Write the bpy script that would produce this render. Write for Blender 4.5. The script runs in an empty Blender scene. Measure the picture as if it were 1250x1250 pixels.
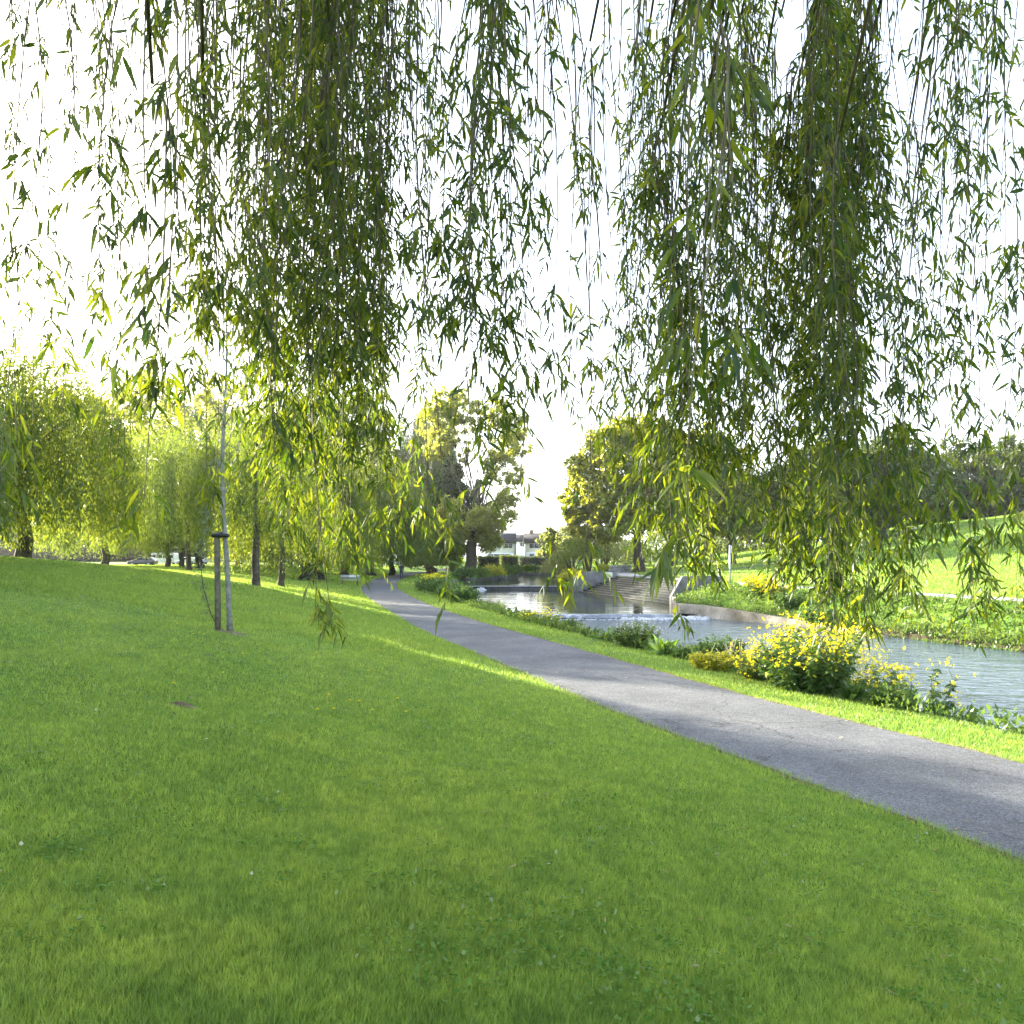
import bpy, math, random
import numpy as np
PI = math.pi
rng = np.random.default_rng(11)
random.seed(11)
scene = bpy.context.scene
COL = scene.collection

# ------------------------------------------------------------------ camera
F, HZ = 870.0, 680.0                      # focal length and horizon in photo pixels (1250 wide)
cam = bpy.data.cameras.new('camera')
cam.sensor_width = 36; cam.sensor_fit = 'HORIZONTAL'
cam.lens = 36 * F / 1250
cam.shift_y = (HZ - 625) / 1250
cam.clip_end = 3000
camo = bpy.data.objects.new('camera', cam); COL.objects.link(camo)
camo.rotation_euler = (PI / 2, 0, 0)
scene.camera = camo

def at(px, py, D):                        # point at distance D along the view axis
    return np.array([(px - 625) / F * D, D, (HZ - py) / F * D])

# ------------------------------------------------------------------ light
SUN_EL, SUN_AZ = math.radians(19), math.radians(-54)     # azimuth from +Y towards +X
sd = np.array([math.sin(SUN_AZ) * math.cos(SUN_EL), math.cos(SUN_AZ) * math.cos(SUN_EL), math.sin(SUN_EL)])
w = bpy.data.worlds.new('World'); scene.world = w; w.use_nodes = True
nt = w.node_tree
sky = nt.nodes.new('ShaderNodeTexSky'); sky.sky_type = 'NISHITA'; sky.sun_disc = False
sky.sun_elevation = SUN_EL; sky.sun_rotation = SUN_AZ
sky.air_density = 1.0; sky.dust_density = 4.0; sky.ozone_density = 1.0
bg = nt.nodes['Background']; bg.inputs['Strength'].default_value = 0.115
veil = nt.nodes.new('ShaderNodeMix'); veil.data_type = 'RGBA'; tcw = nt.nodes.new('ShaderNodeTexCoord'); sxw = nt.nodes.new('ShaderNodeSeparateXYZ'); mrw = nt.nodes.new('ShaderNodeMapRange')
nt.links.new(tcw.outputs['Generated'], sxw.inputs[0]); nt.links.new(sxw.outputs['Z'], mrw.inputs['Value'])
mrw.inputs['From Min'].default_value = 0.0; mrw.inputs['From Max'].default_value = 0.75
mrw.inputs['To Min'].default_value = 0.75; mrw.inputs['To Max'].default_value = 0.12
nt.links.new(mrw.outputs[0], veil.inputs[0])
veil.inputs[7].default_value = (4.6, 4.9, 5.4, 1)          # thin high cloud veiling the sky
nt.links.new(sky.outputs[0], veil.inputs[6]); nt.links.new(veil.outputs[2], bg.inputs[0])
sl = bpy.data.lights.new('sun', 'SUN'); sl.energy = 5.0; sl.angle = math.radians(0.5); sl.color = (1, 0.90, 0.70)
so = bpy.data.objects.new('sun', sl); COL.objects.link(so)
from mathutils import Vector
so.rotation_euler = Vector(sd).to_track_quat('Z', 'Y').to_euler()
scene.view_settings.view_transform = 'Standard'
scene.view_settings.look = 'None'
scene.view_settings.exposure = 2.8
scene.view_settings.gamma = 1
scene.render.engine = 'CYCLES'
scene.cycles.use_denoising = True
scene.cycles.max_bounces = 7
scene.cycles.transmission_bounces = 5
scene.cycles.diffuse_bounces = 4
scene.cycles.glossy_bounces = 3
scene.cycles.sample_clamp_indirect = 6

# ------------------------------------------------------------------ tags
def tag(o, label, cat, group=None):
    o['label'] = label; o['category'] = cat
    if group: o['group'] = group
    return o
def kind(o, k):
    o['kind'] = k; return o
def empty(name, loc, label, cat, group=None, rz=0):
    o = bpy.data.objects.new(name, None); COL.objects.link(o)
    o.location = tuple(float(v) for v in loc); o.rotation_euler = (0, 0, rz); o.empty_display_size = 0.2
    return tag(o, label, cat, group)

# ------------------------------------------------------------------ materials
def new_mat(name):
    m = bpy.data.materials.new(name); m.use_nodes = True
    t = m.node_tree
    for n in list(t.nodes): t.nodes.remove(n)
    out = t.nodes.new('ShaderNodeOutputMaterial')
    return m, t, out
def N(t, typ, **kw):
    n = t.nodes.new(typ)
    for k, v in kw.items():
        if k.startswith('i_'):
            n.inputs[k[2:].replace('_', ' ')].default_value = v
        else: setattr(n, k, v)
    return n
def c4(c): return (c[0], c[1], c[2], 1)
def ramp(t, stops):
    r = t.nodes.new('ShaderNodeValToRGB'); e = r.color_ramp.elements
    while len(e) < len(stops): e.new(0.5)
    for k, (p, c) in enumerate(stops):
        e[k].position = p; e[k].color = c4(c)
    return r
def surf(name, cols, scale=5, rough=0.8, bump=0.3, bscale=None, detail=8, spec=0.3, fine=None, dist=0.02):
    """noise driven mottled solid surface"""
    m, t, out = new_mat(name)
    p = N(t, 'ShaderNodeBsdfPrincipled'); p.inputs['Roughness'].default_value = rough
    p.inputs['Specular IOR Level'].default_value = spec
    g = N(t, 'ShaderNodeNewGeometry')
    n = N(t, 'ShaderNodeTexNoise'); n.inputs['Scale'].default_value = scale; n.inputs['Detail'].default_value = detail
    t.links.new(g.outputs['Position'], n.inputs['Vector'])
    k = len(cols); r = ramp(t, [(0.3 + 0.4 * i / max(1, k - 1), c) for i, c in enumerate(cols)])
    t.links.new(n.outputs['Fac'], r.inputs[0])
    col = r.outputs[0]
    if fine:
        f = N(t, 'ShaderNodeTexNoise'); f.inputs['Scale'].default_value = fine[0]; f.inputs['Detail'].default_value = 3
        t.links.new(g.outputs['Position'], f.inputs['Vector'])
        fr = ramp(t, [(0.35, (1 - fine[1],) * 3), (0.65, (1 + fine[1],) * 3)])
        t.links.new(f.outputs['Fac'], fr.inputs[0])
        mx = N(t, 'ShaderNodeMix', data_type='RGBA', blend_type='MULTIPLY'); mx.inputs[0].default_value = 1
        t.links.new(col, mx.inputs[6]); t.links.new(fr.outputs[0], mx.inputs[7]); col = mx.outputs[2]
    t.links.new(col, p.inputs['Base Color'])
    if bump:
        b = N(t, 'ShaderNodeBump'); b.inputs['Strength'].default_value = bump; b.inputs['Distance'].default_value = dist
        bn = N(t, 'ShaderNodeTexNoise'); bn.inputs['Scale'].default_value = bscale or scale * 4; bn.inputs['Detail'].default_value = 6
        t.links.new(g.outputs['Position'], bn.inputs['Vector'])
        t.links.new(bn.outputs['Fac'], b.inputs['Height']); t.links.new(b.outputs[0], p.inputs['Normal'])
    t.links.new(p.outputs[0], out.inputs[0])
    return m
def leafmat(name, cols, trans, tmix=0.45, gloss=0.04, patch=None):
    """thin leaf: diffuse + translucent + a little gloss; every leaf (island) its own tint"""
    m, t, out = new_mat(name)
    g = N(t, 'ShaderNodeNewGeometry')
    r = ramp(t, [(i / max(1, len(cols) - 1), c) for i, c in enumerate(cols)])
    t.links.new(g.outputs['Random Per Island'], r.inputs[0])
    k = trans
    r2 = ramp(t, [(i / max(1, len(k) - 1), c) for i, c in enumerate(k)])
    t.links.new(g.outputs['Random Per Island'], r2.inputs[0])
    d = N(t, 'ShaderNodeBsdfDiffuse'); tr = N(t, 'ShaderNodeBsdfTranslucent'); gl = N(t, 'ShaderNodeBsdfGlossy')
    gl.inputs['Roughness'].default_value = 0.42; gl.inputs['Color'].default_value = (0.9, 0.95, 1, 1)
    ca, cb_ = r.outputs[0], r2.outputs[0]
    if patch:
        pr_ = None
        for sc_, lo_, hi_ in patch:
            nz = N(t, 'ShaderNodeTexNoise'); nz.inputs['Scale'].default_value = sc_; nz.inputs['Detail'].default_value = 4
            t.links.new(g.outputs['Position'], nz.inputs['Vector'])
            rr_ = ramp(t, [(.34, lo_), (.66, hi_)]); t.links.new(nz.outputs['Fac'], rr_.inputs[0])
            for which in (0, 1):
                mx = N(t, 'ShaderNodeMix', data_type='RGBA', blend_type='MULTIPLY'); mx.inputs[0].default_value = 1
                t.links.new(ca if which == 0 else cb_, mx.inputs[6]); t.links.new(rr_.outputs[0], mx.inputs[7])
                if which == 0: ca = mx.outputs[2]
                else: cb_ = mx.outputs[2]
    t.links.new(ca, d.inputs[0]); t.links.new(cb_, tr.inputs[0])
    m1 = N(t, 'ShaderNodeMixShader'); m1.inputs[0].default_value = tmix
    t.links.new(d.outputs[0], m1.inputs[1]); t.links.new(tr.outputs[0], m1.inputs[2])
    m2 = N(t, 'ShaderNodeMixShader'); m2.inputs[0].default_value = gloss
    t.links.new(m1.outputs[0], m2.inputs[1]); t.links.new(gl.outputs[0], m2.inputs[2])
    t.links.new(m2.outputs[0], out.inputs[0])
    return m
def plain(name, col, rough=0.5, metal=0.0, spec=0.5, coat=0.0):
    m, t, out = new_mat(name)
    p = N(t, 'ShaderNodeBsdfPrincipled'); p.inputs['Base Color'].default_value = c4(col)
    p.inputs['Roughness'].default_value = rough; p.inputs['Metallic'].default_value = metal
    p.inputs['Specular IOR Level'].default_value = spec; p.inputs['Coat Weight'].default_value = coat
    n = N(t, 'ShaderNodeTexNoise'); n.inputs['Scale'].default_value = 6; n.inputs['Detail'].default_value = 5
    g = N(t, 'ShaderNodeNewGeometry'); t.links.new(g.outputs['Position'], n.inputs['Vector'])
    r = ramp(t, [(0.3, tuple(c * 0.85 for c in col)), (0.7, tuple(min(1, c * 1.08) for c in col))])
    t.links.new(n.outputs['Fac'], r.inputs[0]); t.links.new(r.outputs[0], p.inputs['Base Color'])
    t.links.new(p.outputs[0], out.inputs[0]); return m

def ground_mat():
    m, t, out = new_mat('lawn_ground')
    p = N(t, 'ShaderNodeBsdfPrincipled'); p.inputs['Roughness'].default_value = 0.9; p.inputs['Specular IOR Level'].default_value = 0.15
    g = N(t, 'ShaderNodeNewGeometry')
    def noise(s, d=5, dis=0):
        n = N(t, 'ShaderNodeTexNoise'); n.inputs['Scale'].default_value = s; n.inputs['Detail'].default_value = d
        n.inputs['Distortion'].default_value = dis
        t.links.new(g.outputs['Position'], n.inputs['Vector']); return n.outputs['Fac']
    r1 = ramp(t, [(0.32, (0.062, 0.135, 0.016)), (0.5, (0.095, 0.185, 0.022)), (0.68, (0.135, 0.215, 0.032))])
    t.links.new(noise(0.55, 6, 0.6), r1.inputs[0])
    r2 = ramp(t, [(0.30, (0.55, 0.58, 0.5)), (0.5, (1, 1, 1)), (0.72, (1.3, 1.28, 1.1))])
    t.links.new(noise(14, 6), r2.inputs[0])
    mx = N(t, 'ShaderNodeMix', data_type='RGBA', blend_type='MULTIPLY'); mx.inputs[0].default_value = 1
    t.links.new(r1.outputs[0], mx.inputs[6]); t.links.new(r2.outputs[0], mx.inputs[7])
    # bare earth and stones where the land drops below the water margin
    sx = N(t, 'ShaderNodeSeparateXYZ'); t.links.new(g.outputs['Position'], sx.inputs[0])
    mr = N(t, 'ShaderNodeMapRange'); mr.inputs['From Min'].default_value = -3.25; mr.inputs['From Max'].default_value = -2.85
    t.links.new(sx.outputs['Z'], mr.inputs['Value'])
    mm = N(t, 'ShaderNodeMix', data_type='RGBA'); mm.inputs[6].default_value = (0.055, 0.05, 0.03, 1)
    t.links.new(mr.outputs[0], mm.inputs[0]); t.links.new(mx.outputs[2], mm.inputs[7])
    t.links.new(mm.outputs[2], p.inputs['Base Color'])
    b = N(t, 'ShaderNodeBump'); b.inputs['Strength'].default_value = 0.9; b.inputs['Distance'].default_value = 0.05
    t.links.new(noise(30, 6), b.inputs['Height']); t.links.new(b.outputs[0], p.inputs['Normal'])
    t.links.new(p.outputs[0], out.inputs[0]); return m

def water_mat(name, amp, sx_, sy_, base=(0.02, 0.03, 0.018), rough=0.03, amp2=0.0):
    m, t, out = new_mat(name)
    p = N(t, 'ShaderNodeBsdfPrincipled'); p.inputs['Base Color'].default_value = c4(base)
    p.inputs['Roughness'].default_value = rough; p.inputs['IOR'].default_value = 1.33
    p.inputs['Specular IOR Level'].default_value = 0.6
    g = N(t, 'ShaderNodeNewGeometry')
    mp = N(t, 'ShaderNodeMapping'); mp.inputs['Scale'].default_value = (sx_, sy_, 1); mp.inputs['Rotation'].default_value = (0, 0, 0.25)
    t.links.new(g.outputs['Position'], mp.inputs['Vector'])
    n = N(t, 'ShaderNodeTexNoise'); n.inputs['Scale'].default_value = 1; n.inputs['Detail'].default_value = 4; n.inputs['Distortion'].default_value = 0.4
    t.links.new(mp.outputs[0], n.inputs['Vector'])
    b = N(t, 'ShaderNodeBump'); b.inputs['Strength'].default_value = 1.0; b.inputs['Distance'].default_value = amp
    t.links.new(n.outputs['Fac'], b.inputs['Height'])
    last = b
    if amp2:
        n2 = N(t, 'ShaderNodeTexNoise'); n2.inputs['Scale'].default_value = 0.35; n2.inputs['Detail'].default_value = 3
        t.links.new(mp.outputs[0], n2.inputs['Vector'])
        b2 = N(t, 'ShaderNodeBump'); b2.inputs['Distance'].default_value = amp2
        t.links.new(n2.outputs['Fac'], b2.inputs['Height']); t.links.new(b.outputs[0], b2.inputs['Normal']); last = b2
    t.links.new(last.outputs[0], p.inputs['Normal'])
    t.links.new(p.outputs[0], out.inputs[0]); return m

M = {}
M['ground'] = ground_mat()
M['grass'] = leafmat('grass_blade', [(0.115, 0.225, 0.034), (0.185, 0.30, 0.055), (0.275, 0.37, 0.09)], [(0.22, 0.36, 0.04), (0.40, 0.50, 0.07)], 0.42, 0.02, patch=[(0.6, (0.94, 1.0, 1.0), (1.10, 1.07, 1.08)), (3.5, (0.82, 0.86, 0.9), (1.2, 1.12, 1.1)), (17, (0.72, 0.75, 0.75), (1.25, 1.2, 1.2))])
def asphalt_mat():
    m, t, out = new_mat('asphalt')
    p = N(t, 'ShaderNodeBsdfPrincipled'); p.inputs['Roughness'].default_value = 0.85; p.inputs['Specular IOR Level'].default_value = 0.3
    g = N(t, 'ShaderNodeNewGeometry')
    def nz(sc, de=4):
        n = N(t, 'ShaderNodeTexNoise'); n.inputs['Scale'].default_value = sc; n.inputs['Detail'].default_value = de
        t.links.new(g.outputs['Position'], n.inputs['Vector']); return n.outputs['Fac']
    def mul(a, b):
        x = N(t, 'ShaderNodeMix', data_type='RGBA', blend_type='MULTIPLY'); x.inputs[0].default_value = 1
        t.links.new(a, x.inputs[6]); t.links.new(b, x.inputs[7]); return x.outputs[2]
    def rp(f, st):
        r = ramp(t, st); t.links.new(f, r.inputs[0]); return r.outputs[0]
    col = rp(nz(0.8, 6), [(.3, (0.070, 0.075, 0.083)), (.5, (0.090, 0.096, 0.105)), (.7, (0.112, 0.118, 0.126))])
    col = mul(col, rp(nz(5, 5), [(.32, (.88, .88, .87)), (.55, (1, 1, 1)), (.75, (1.07, 1.07, 1.05))]))
    v = N(t, 'ShaderNodeTexVoronoi'); v.inputs['Scale'].default_value = 75; t.links.new(g.outputs['Position'], v.inputs['Vector'])
    sv = N(t, 'ShaderNodeSeparateColor'); t.links.new(v.outputs['Color'], sv.inputs[0])
    col = mul(col, rp(sv.outputs[0], [(.0, (.55, .55, .55)), (.6, (1, 1, 1)), (.97, (1.5, 1.5, 1.48))]))
    # hairline cracks
    wv = N(t, 'ShaderNodeTexVoronoi'); wv.feature = 'DISTANCE_TO_EDGE'; wv.inputs['Scale'].default_value = 0.42
    mxv = N(t, 'ShaderNodeMix', data_type='VECTOR'); 
    nd = N(t, 'ShaderNodeTexNoise'); nd.inputs['Scale'].default_value = 2.2; nd.inputs['Detail'].default_value = 6
    t.links.new(g.outputs['Position'], nd.inputs['Vector'])
    va = N(t, 'ShaderNodeVectorMath', operation='SCALE'); va.inputs['Scale'].default_value = 0.9; t.links.new(nd.outputs['Color'], va.inputs[0])
    vb = N(t, 'ShaderNodeVectorMath', operation='ADD'); t.links.new(g.outputs['Position'], vb.inputs[0]); t.links.new(va.outputs[0], vb.inputs[1])
    t.links.new(vb.outputs[0], wv.inputs['Vector'])
    col = mul(col, rp(wv.outputs['Distance'], [(.0, (.45, .43, .4)), (.0035, (.6, .58, .55)), (.007, (1, 1, 1))]))
    t.links.new(col, p.inputs['Base Color'])
    b = N(t, 'ShaderNodeBump'); b.inputs['Strength'].default_value = 0.5; b.inputs['Distance'].default_value = 0.006
    t.links.new(sv.outputs[1], b.inputs['Height']); t.links.new(b.outputs[0], p.inputs['Normal'])
    t.links.new(p.outputs[0], out.inputs[0]); return m
M['asphalt'] = asphalt_mat()
M['soil'] = surf('soil', [(0.06, 0.045, 0.028), (0.12, 0.095, 0.06), (0.17, 0.14, 0.085)], 9, 0.95, 0.8, 40)
M['concrete'] = surf('concrete', [(0.065, 0.068, 0.07), (0.115, 0.118, 0.122), (0.165, 0.166, 0.165)], 1.6, 0.85, 0.25, 30, fine=(14, 0.18))
M['step'] = surf('weathered_step', [(0.085, 0.09, 0.085), (0.135, 0.14, 0.135), (0.185, 0.19, 0.18)], 2.2, 0.85, 0.25, 30, fine=(20, 0.22))
M['pale_concrete'] = surf('pale_concrete', [(0.07, 0.068, 0.05), (0.15, 0.143, 0.12), (0.27, 0.262, 0.235)], 0.9, 0.8, 0.3, 20, fine=(10, 0.2))
M['dark_stone'] = surf('wet_dark_stone', [(0.012, 0.014, 0.016), (0.03, 0.032, 0.034), (0.055, 0.055, 0.05)], 2, 0.45, 0.4, 12)
M['grey_stone'] = surf('grey_stone', [(0.13, 0.135, 0.14), (0.22, 0.22, 0.22), (0.30, 0.30, 0.29)], 2, 0.85, 0.4, 12)
M['bark'] = surf('bark', [(0.03, 0.026, 0.02), (0.075, 0.065, 0.05), (0.12, 0.105, 0.08)], 6, 0.95, 0.9, 18, dist=0.05)
M['darkbark'] = surf('dark_bark', [(0.018, 0.016, 0.014), (0.04, 0.036, 0.03), (0.07, 0.062, 0.05)], 6, 0.95, 0.9, 18, dist=0.05)
M['palebark'] = surf('pale_bark', [(0.11, 0.115, 0.105), (0.19, 0.195, 0.18), (0.27, 0.27, 0.25)], 12, 0.9, 0.5, 40)
M['twig'] = surf('willow_twig', [(0.05, 0.045, 0.025), (0.10, 0.088, 0.05), (0.16, 0.145, 0.09)], 8, 0.75, 0, None)
M['stake'] = surf('stake_wood', [(0.075, 0.065, 0.05), (0.13, 0.115, 0.09), (0.18, 0.165, 0.135)], 14, 0.9, 0.5, 50)
M['rubber'] = plain('black_rubber', (0.012, 0.012, 0.012), 0.7)
M['willow_leaf'] = leafmat('willow_leaf', [(0.014, 0.036, 0.006), (0.028, 0.060, 0.008), (0.055, 0.09, 0.012)], [(0.06, 0.13, 0.005), (0.16, 0.24, 0.007), (0.42, 0.47, 0.016)], 0.52, 0.025)
M['far_willow'] = leafmat('far_willow_leaf', [(0.060, 0.11, 0.012), (0.10, 0.16, 0.018), (0.14, 0.19, 0.024)], [(0.16, 0.22, 0.018), (0.34, 0.38, 0.03)], 0.5, 0.03)
M['olive_leaf'] = leafmat('olive_willow_leaf', [(0.065, 0.105, 0.016), (0.10, 0.15, 0.024), (0.14, 0.18, 0.034)], [(0.17, 0.25, 0.02), (0.32, 0.39, 0.035)], 0.45, 0.03)
M['pale_leaf'] = leafmat('pale_feathery_leaf', [(0.095, 0.12, 0.04), (0.135, 0.155, 0.055), (0.175, 0.19, 0.075)], [(0.26, 0.30, 0.08), (0.42, 0.45, 0.12)], 0.5, 0.04)
M['poplar_leaf'] = leafmat('poplar_leaf', [(0.085, 0.115, 0.022), (0.135, 0.165, 0.034), (0.19, 0.21, 0.055)], [(0.42, 0.46, 0.05), (0.66, 0.66, 0.09)], 0.58, 0.05)
M['dark_leaf'] = leafmat('dark_leaf', [(0.015, 0.032, 0.008), (0.028, 0.052, 0.012), (0.045, 0.07, 0.016)], [(0.05, 0.09, 0.01), (0.11, 0.16, 0.02)], 0.35, 0.05)
M['oak_leaf'] = leafmat('broad_leaf', [(0.060, 0.105, 0.010), (0.105, 0.16, 0.015), (0.15, 0.195, 0.022)], [(0.34, 0.37, 0.02), (0.58, 0.57, 0.03)], 0.55, 0.05)
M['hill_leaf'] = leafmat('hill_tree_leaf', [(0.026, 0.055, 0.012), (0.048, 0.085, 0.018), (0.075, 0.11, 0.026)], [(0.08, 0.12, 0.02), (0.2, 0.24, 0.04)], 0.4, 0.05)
M['cold_leaf'] = leafmat('blue_green_leaf', [(0.022, 0.06, 0.022), (0.035, 0.085, 0.03), (0.05, 0.105, 0.036)], [(0.06, 0.14, 0.04), (0.12, 0.2, 0.06)], 0.4, 0.04)
M['hedge_leaf'] = leafmat('hedge_leaf', [(0.035, 0.06, 0.010), (0.065, 0.095, 0.015), (0.1, 0.125, 0.022)], [(0.14, 0.19, 0.02), (0.3, 0.34, 0.03)], 0.4, 0.05)
M['bush_leaf'] = leafmat('bush_leaf', [(0.026, 0.062, 0.014), (0.045, 0.10, 0.022), (0.075, 0.13, 0.03)], [(0.1, 0.2, 0.03), (0.2, 0.32, 0.05)], 0.4, 0.03)
M['weed_leaf'] = leafmat('weed_leaf', [(0.045, 0.10, 0.02), (0.08, 0.14, 0.03), (0.12, 0.17, 0.045)], [(0.12, 0.22, 0.025), (0.24, 0.33, 0.045)], 0.4, 0.02)
M['fern_leaf'] = leafmat('strap_leaf', [(0.03, 0.09, 0.008), (0.055, 0.13, 0.012), (0.10, 0.17, 0.016)], [(0.13, 0.28, 0.012), (0.3, 0.44, 0.02)], 0.45, 0.07)
M['spurge_leaf'] = leafmat('yellow_green_leaf', [(0.16, 0.20, 0.012), (0.28, 0.29, 0.018), (0.42, 0.38, 0.03)], [(0.5, 0.52, 0.03), (0.7, 0.64, 0.05)], 0.4, 0.03)
M['sapling_leaf'] = leafmat('sapling_leaf', [(0.06, 0.10, 0.04), (0.10, 0.14, 0.06), (0.14, 0.18, 0.085)], [(0.16, 0.24, 0.06), (0.28, 0.36, 0.1)], 0.4, 0.06)
M['yellow'] = leafmat('yellow_petal', [(0.70, 0.56, 0.008), (0.78, 0.68, 0.012), (0.82, 0.76, 0.04)], [(0.75, 0.64, 0.008), (0.85, 0.78, 0.02)], 0.35, 0.02)
M['white_petal'] = leafmat('white_petal', [(0.6, 0.6, 0.58), (0.78, 0.78, 0.78)], [(0.5, 0.5, 0.5), (0.6, 0.6, 0.6)], 0.3, 0.02)
M['drystalk'] = plain('dry_stalk', (0.42, 0.36, 0.24), 0.9)
M['stem'] = plain('green_stem', (0.10, 0.14, 0.04), 0.8)
M['water_up'] = water_mat('upper_pool_water', 0.014, 0.7, 1.9, amp2=0.03)
M['water_mid'] = water_mat('middle_pool_water', 0.010, 0.8, 2.2, amp2=0.02)
M['water_low'] = water_mat('riffle_water', 0.075, 2.0, 3.8, (0.05, 0.075, 0.10), 0.12, amp2=0.08)
M['foam'] = surf('foam', [(0.22, 0.25, 0.28), (0.42, 0.45, 0.48), (0.66, 0.68, 0.70)], 9, 0.7, 0.5, 20)
M['white_paint'] = plain('white_paint', (0.78, 0.78, 0.77), 0.35)
M['galv'] = plain('galvanised_metal', (0.42, 0.44, 0.46), 0.45, 0.6)
M['dark_metal'] = plain('dark_metal', (0.05, 0.052, 0.058), 0.5, 0.3)
M['glass'] = plain('dark_glass', (0.03, 0.035, 0.04), 0.08, 0, 0.8)
M['car_white'] = plain('car_white', (0.75, 0.76, 0.78), 0.3, 0, 0.5, 0.5)
M['car_dark'] = plain('car_dark', (0.025, 0.028, 0.035), 0.3, 0, 0.5, 0.5)
M['car_silver'] = plain('car_silver', (0.42, 0.44, 0.47), 0.35, 0.4, 0.5, 0.5)
M['car_blue'] = plain('car_blue', (0.12, 0.17, 0.26), 0.3, 0.2, 0.5, 0.5)
M['tyre'] = plain('tyre', (0.02, 0.02, 0.02), 0.85)
M['lamp_red'] = plain('tail_lamp', (0.35, 0.02, 0.015), 0.3)
M['lamp_clear'] = plain('clear_lamp', (0.7, 0.7, 0.68), 0.15)
M['render_cream'] = surf('cream_render', [(0.50, 0.49, 0.36), (0.56, 0.55, 0.42), (0.6, 0.59, 0.47)], 0.8, 0.9, 0.1, 10)
M['render_white'] = surf('white_render', [(0.62, 0.63, 0.63), (0.70, 0.71, 0.71), (0.76, 0.76, 0.75)], 0.8, 0.9, 0.1, 10)
M['gable'] = surf('brown_gable', [(0.10, 0.085, 0.075), (0.15, 0.13, 0.115), (0.19, 0.165, 0.15)], 3, 0.9, 0.2, 10)
M['slate'] = surf('slate_roof', [(0.035, 0.036, 0.042), (0.05, 0.051, 0.058), (0.066, 0.067, 0.074)], 2.5, 0.95, 0.3, 10, spec=0.05)
M['brick'] = surf('chimney_brick', [(0.15, 0.10, 0.075), (0.22, 0.15, 0.11)], 4, 0.9, 0.2)
M['lime'] = plain('lime_green_print', (0.42, 0.55, 0.05), 0.5)
M['skin'] = plain('skin', (0.5, 0.33, 0.25), 0.6)
M['navy'] = plain('navy_cloth', (0.018, 0.024, 0.05), 0.9)
M['greycloth'] = plain('pale_cloth', (0.35, 0.36, 0.38), 0.9)
M['hair'] = plain('dark_hair', (0.02, 0.015, 0.012), 0.7)
M['rock'] = surf('river_stone', [(0.03, 0.03, 0.028), (0.07, 0.068, 0.062), (0.12, 0.115, 0.1)], 5, 0.5, 0.5, 20)

# ------------------------------------------------------------------ mesh building
def mkmesh(name, V, faces, mi=None, smooth=False):
    """V (n,3); faces list of int arrays (m,k)"""
    me = bpy.data.meshes.new(name)
    V = np.ascontiguousarray(V, dtype=np.float32)
    me.vertices.add(len(V)); me.vertices.foreach_set('co', V.ravel())
    loops = np.concatenate([f.ravel() for f in faces]).astype(np.int32)
    tot = np.concatenate([np.full(len(f), f.shape[1], dtype=np.int32) for f in faces])
    st = np.concatenate([[0], np.cumsum(tot)[:-1]]).astype(np.int32)
    me.loops.add(len(loops)); me.loops.foreach_set('vertex_index', loops)
    me.polygons.add(len(tot)); me.polygons.foreach_set('loop_start', st); me.polygons.foreach_set('loop_total', tot)
    if mi is not None: me.polygons.foreach_set('material_index', mi.astype(np.int32))
    if smooth: me.polygons.foreach_set('use_smooth', np.ones(len(tot), dtype=bool))
    me.update(calc_edges=True); me.validate()
    return me
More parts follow.
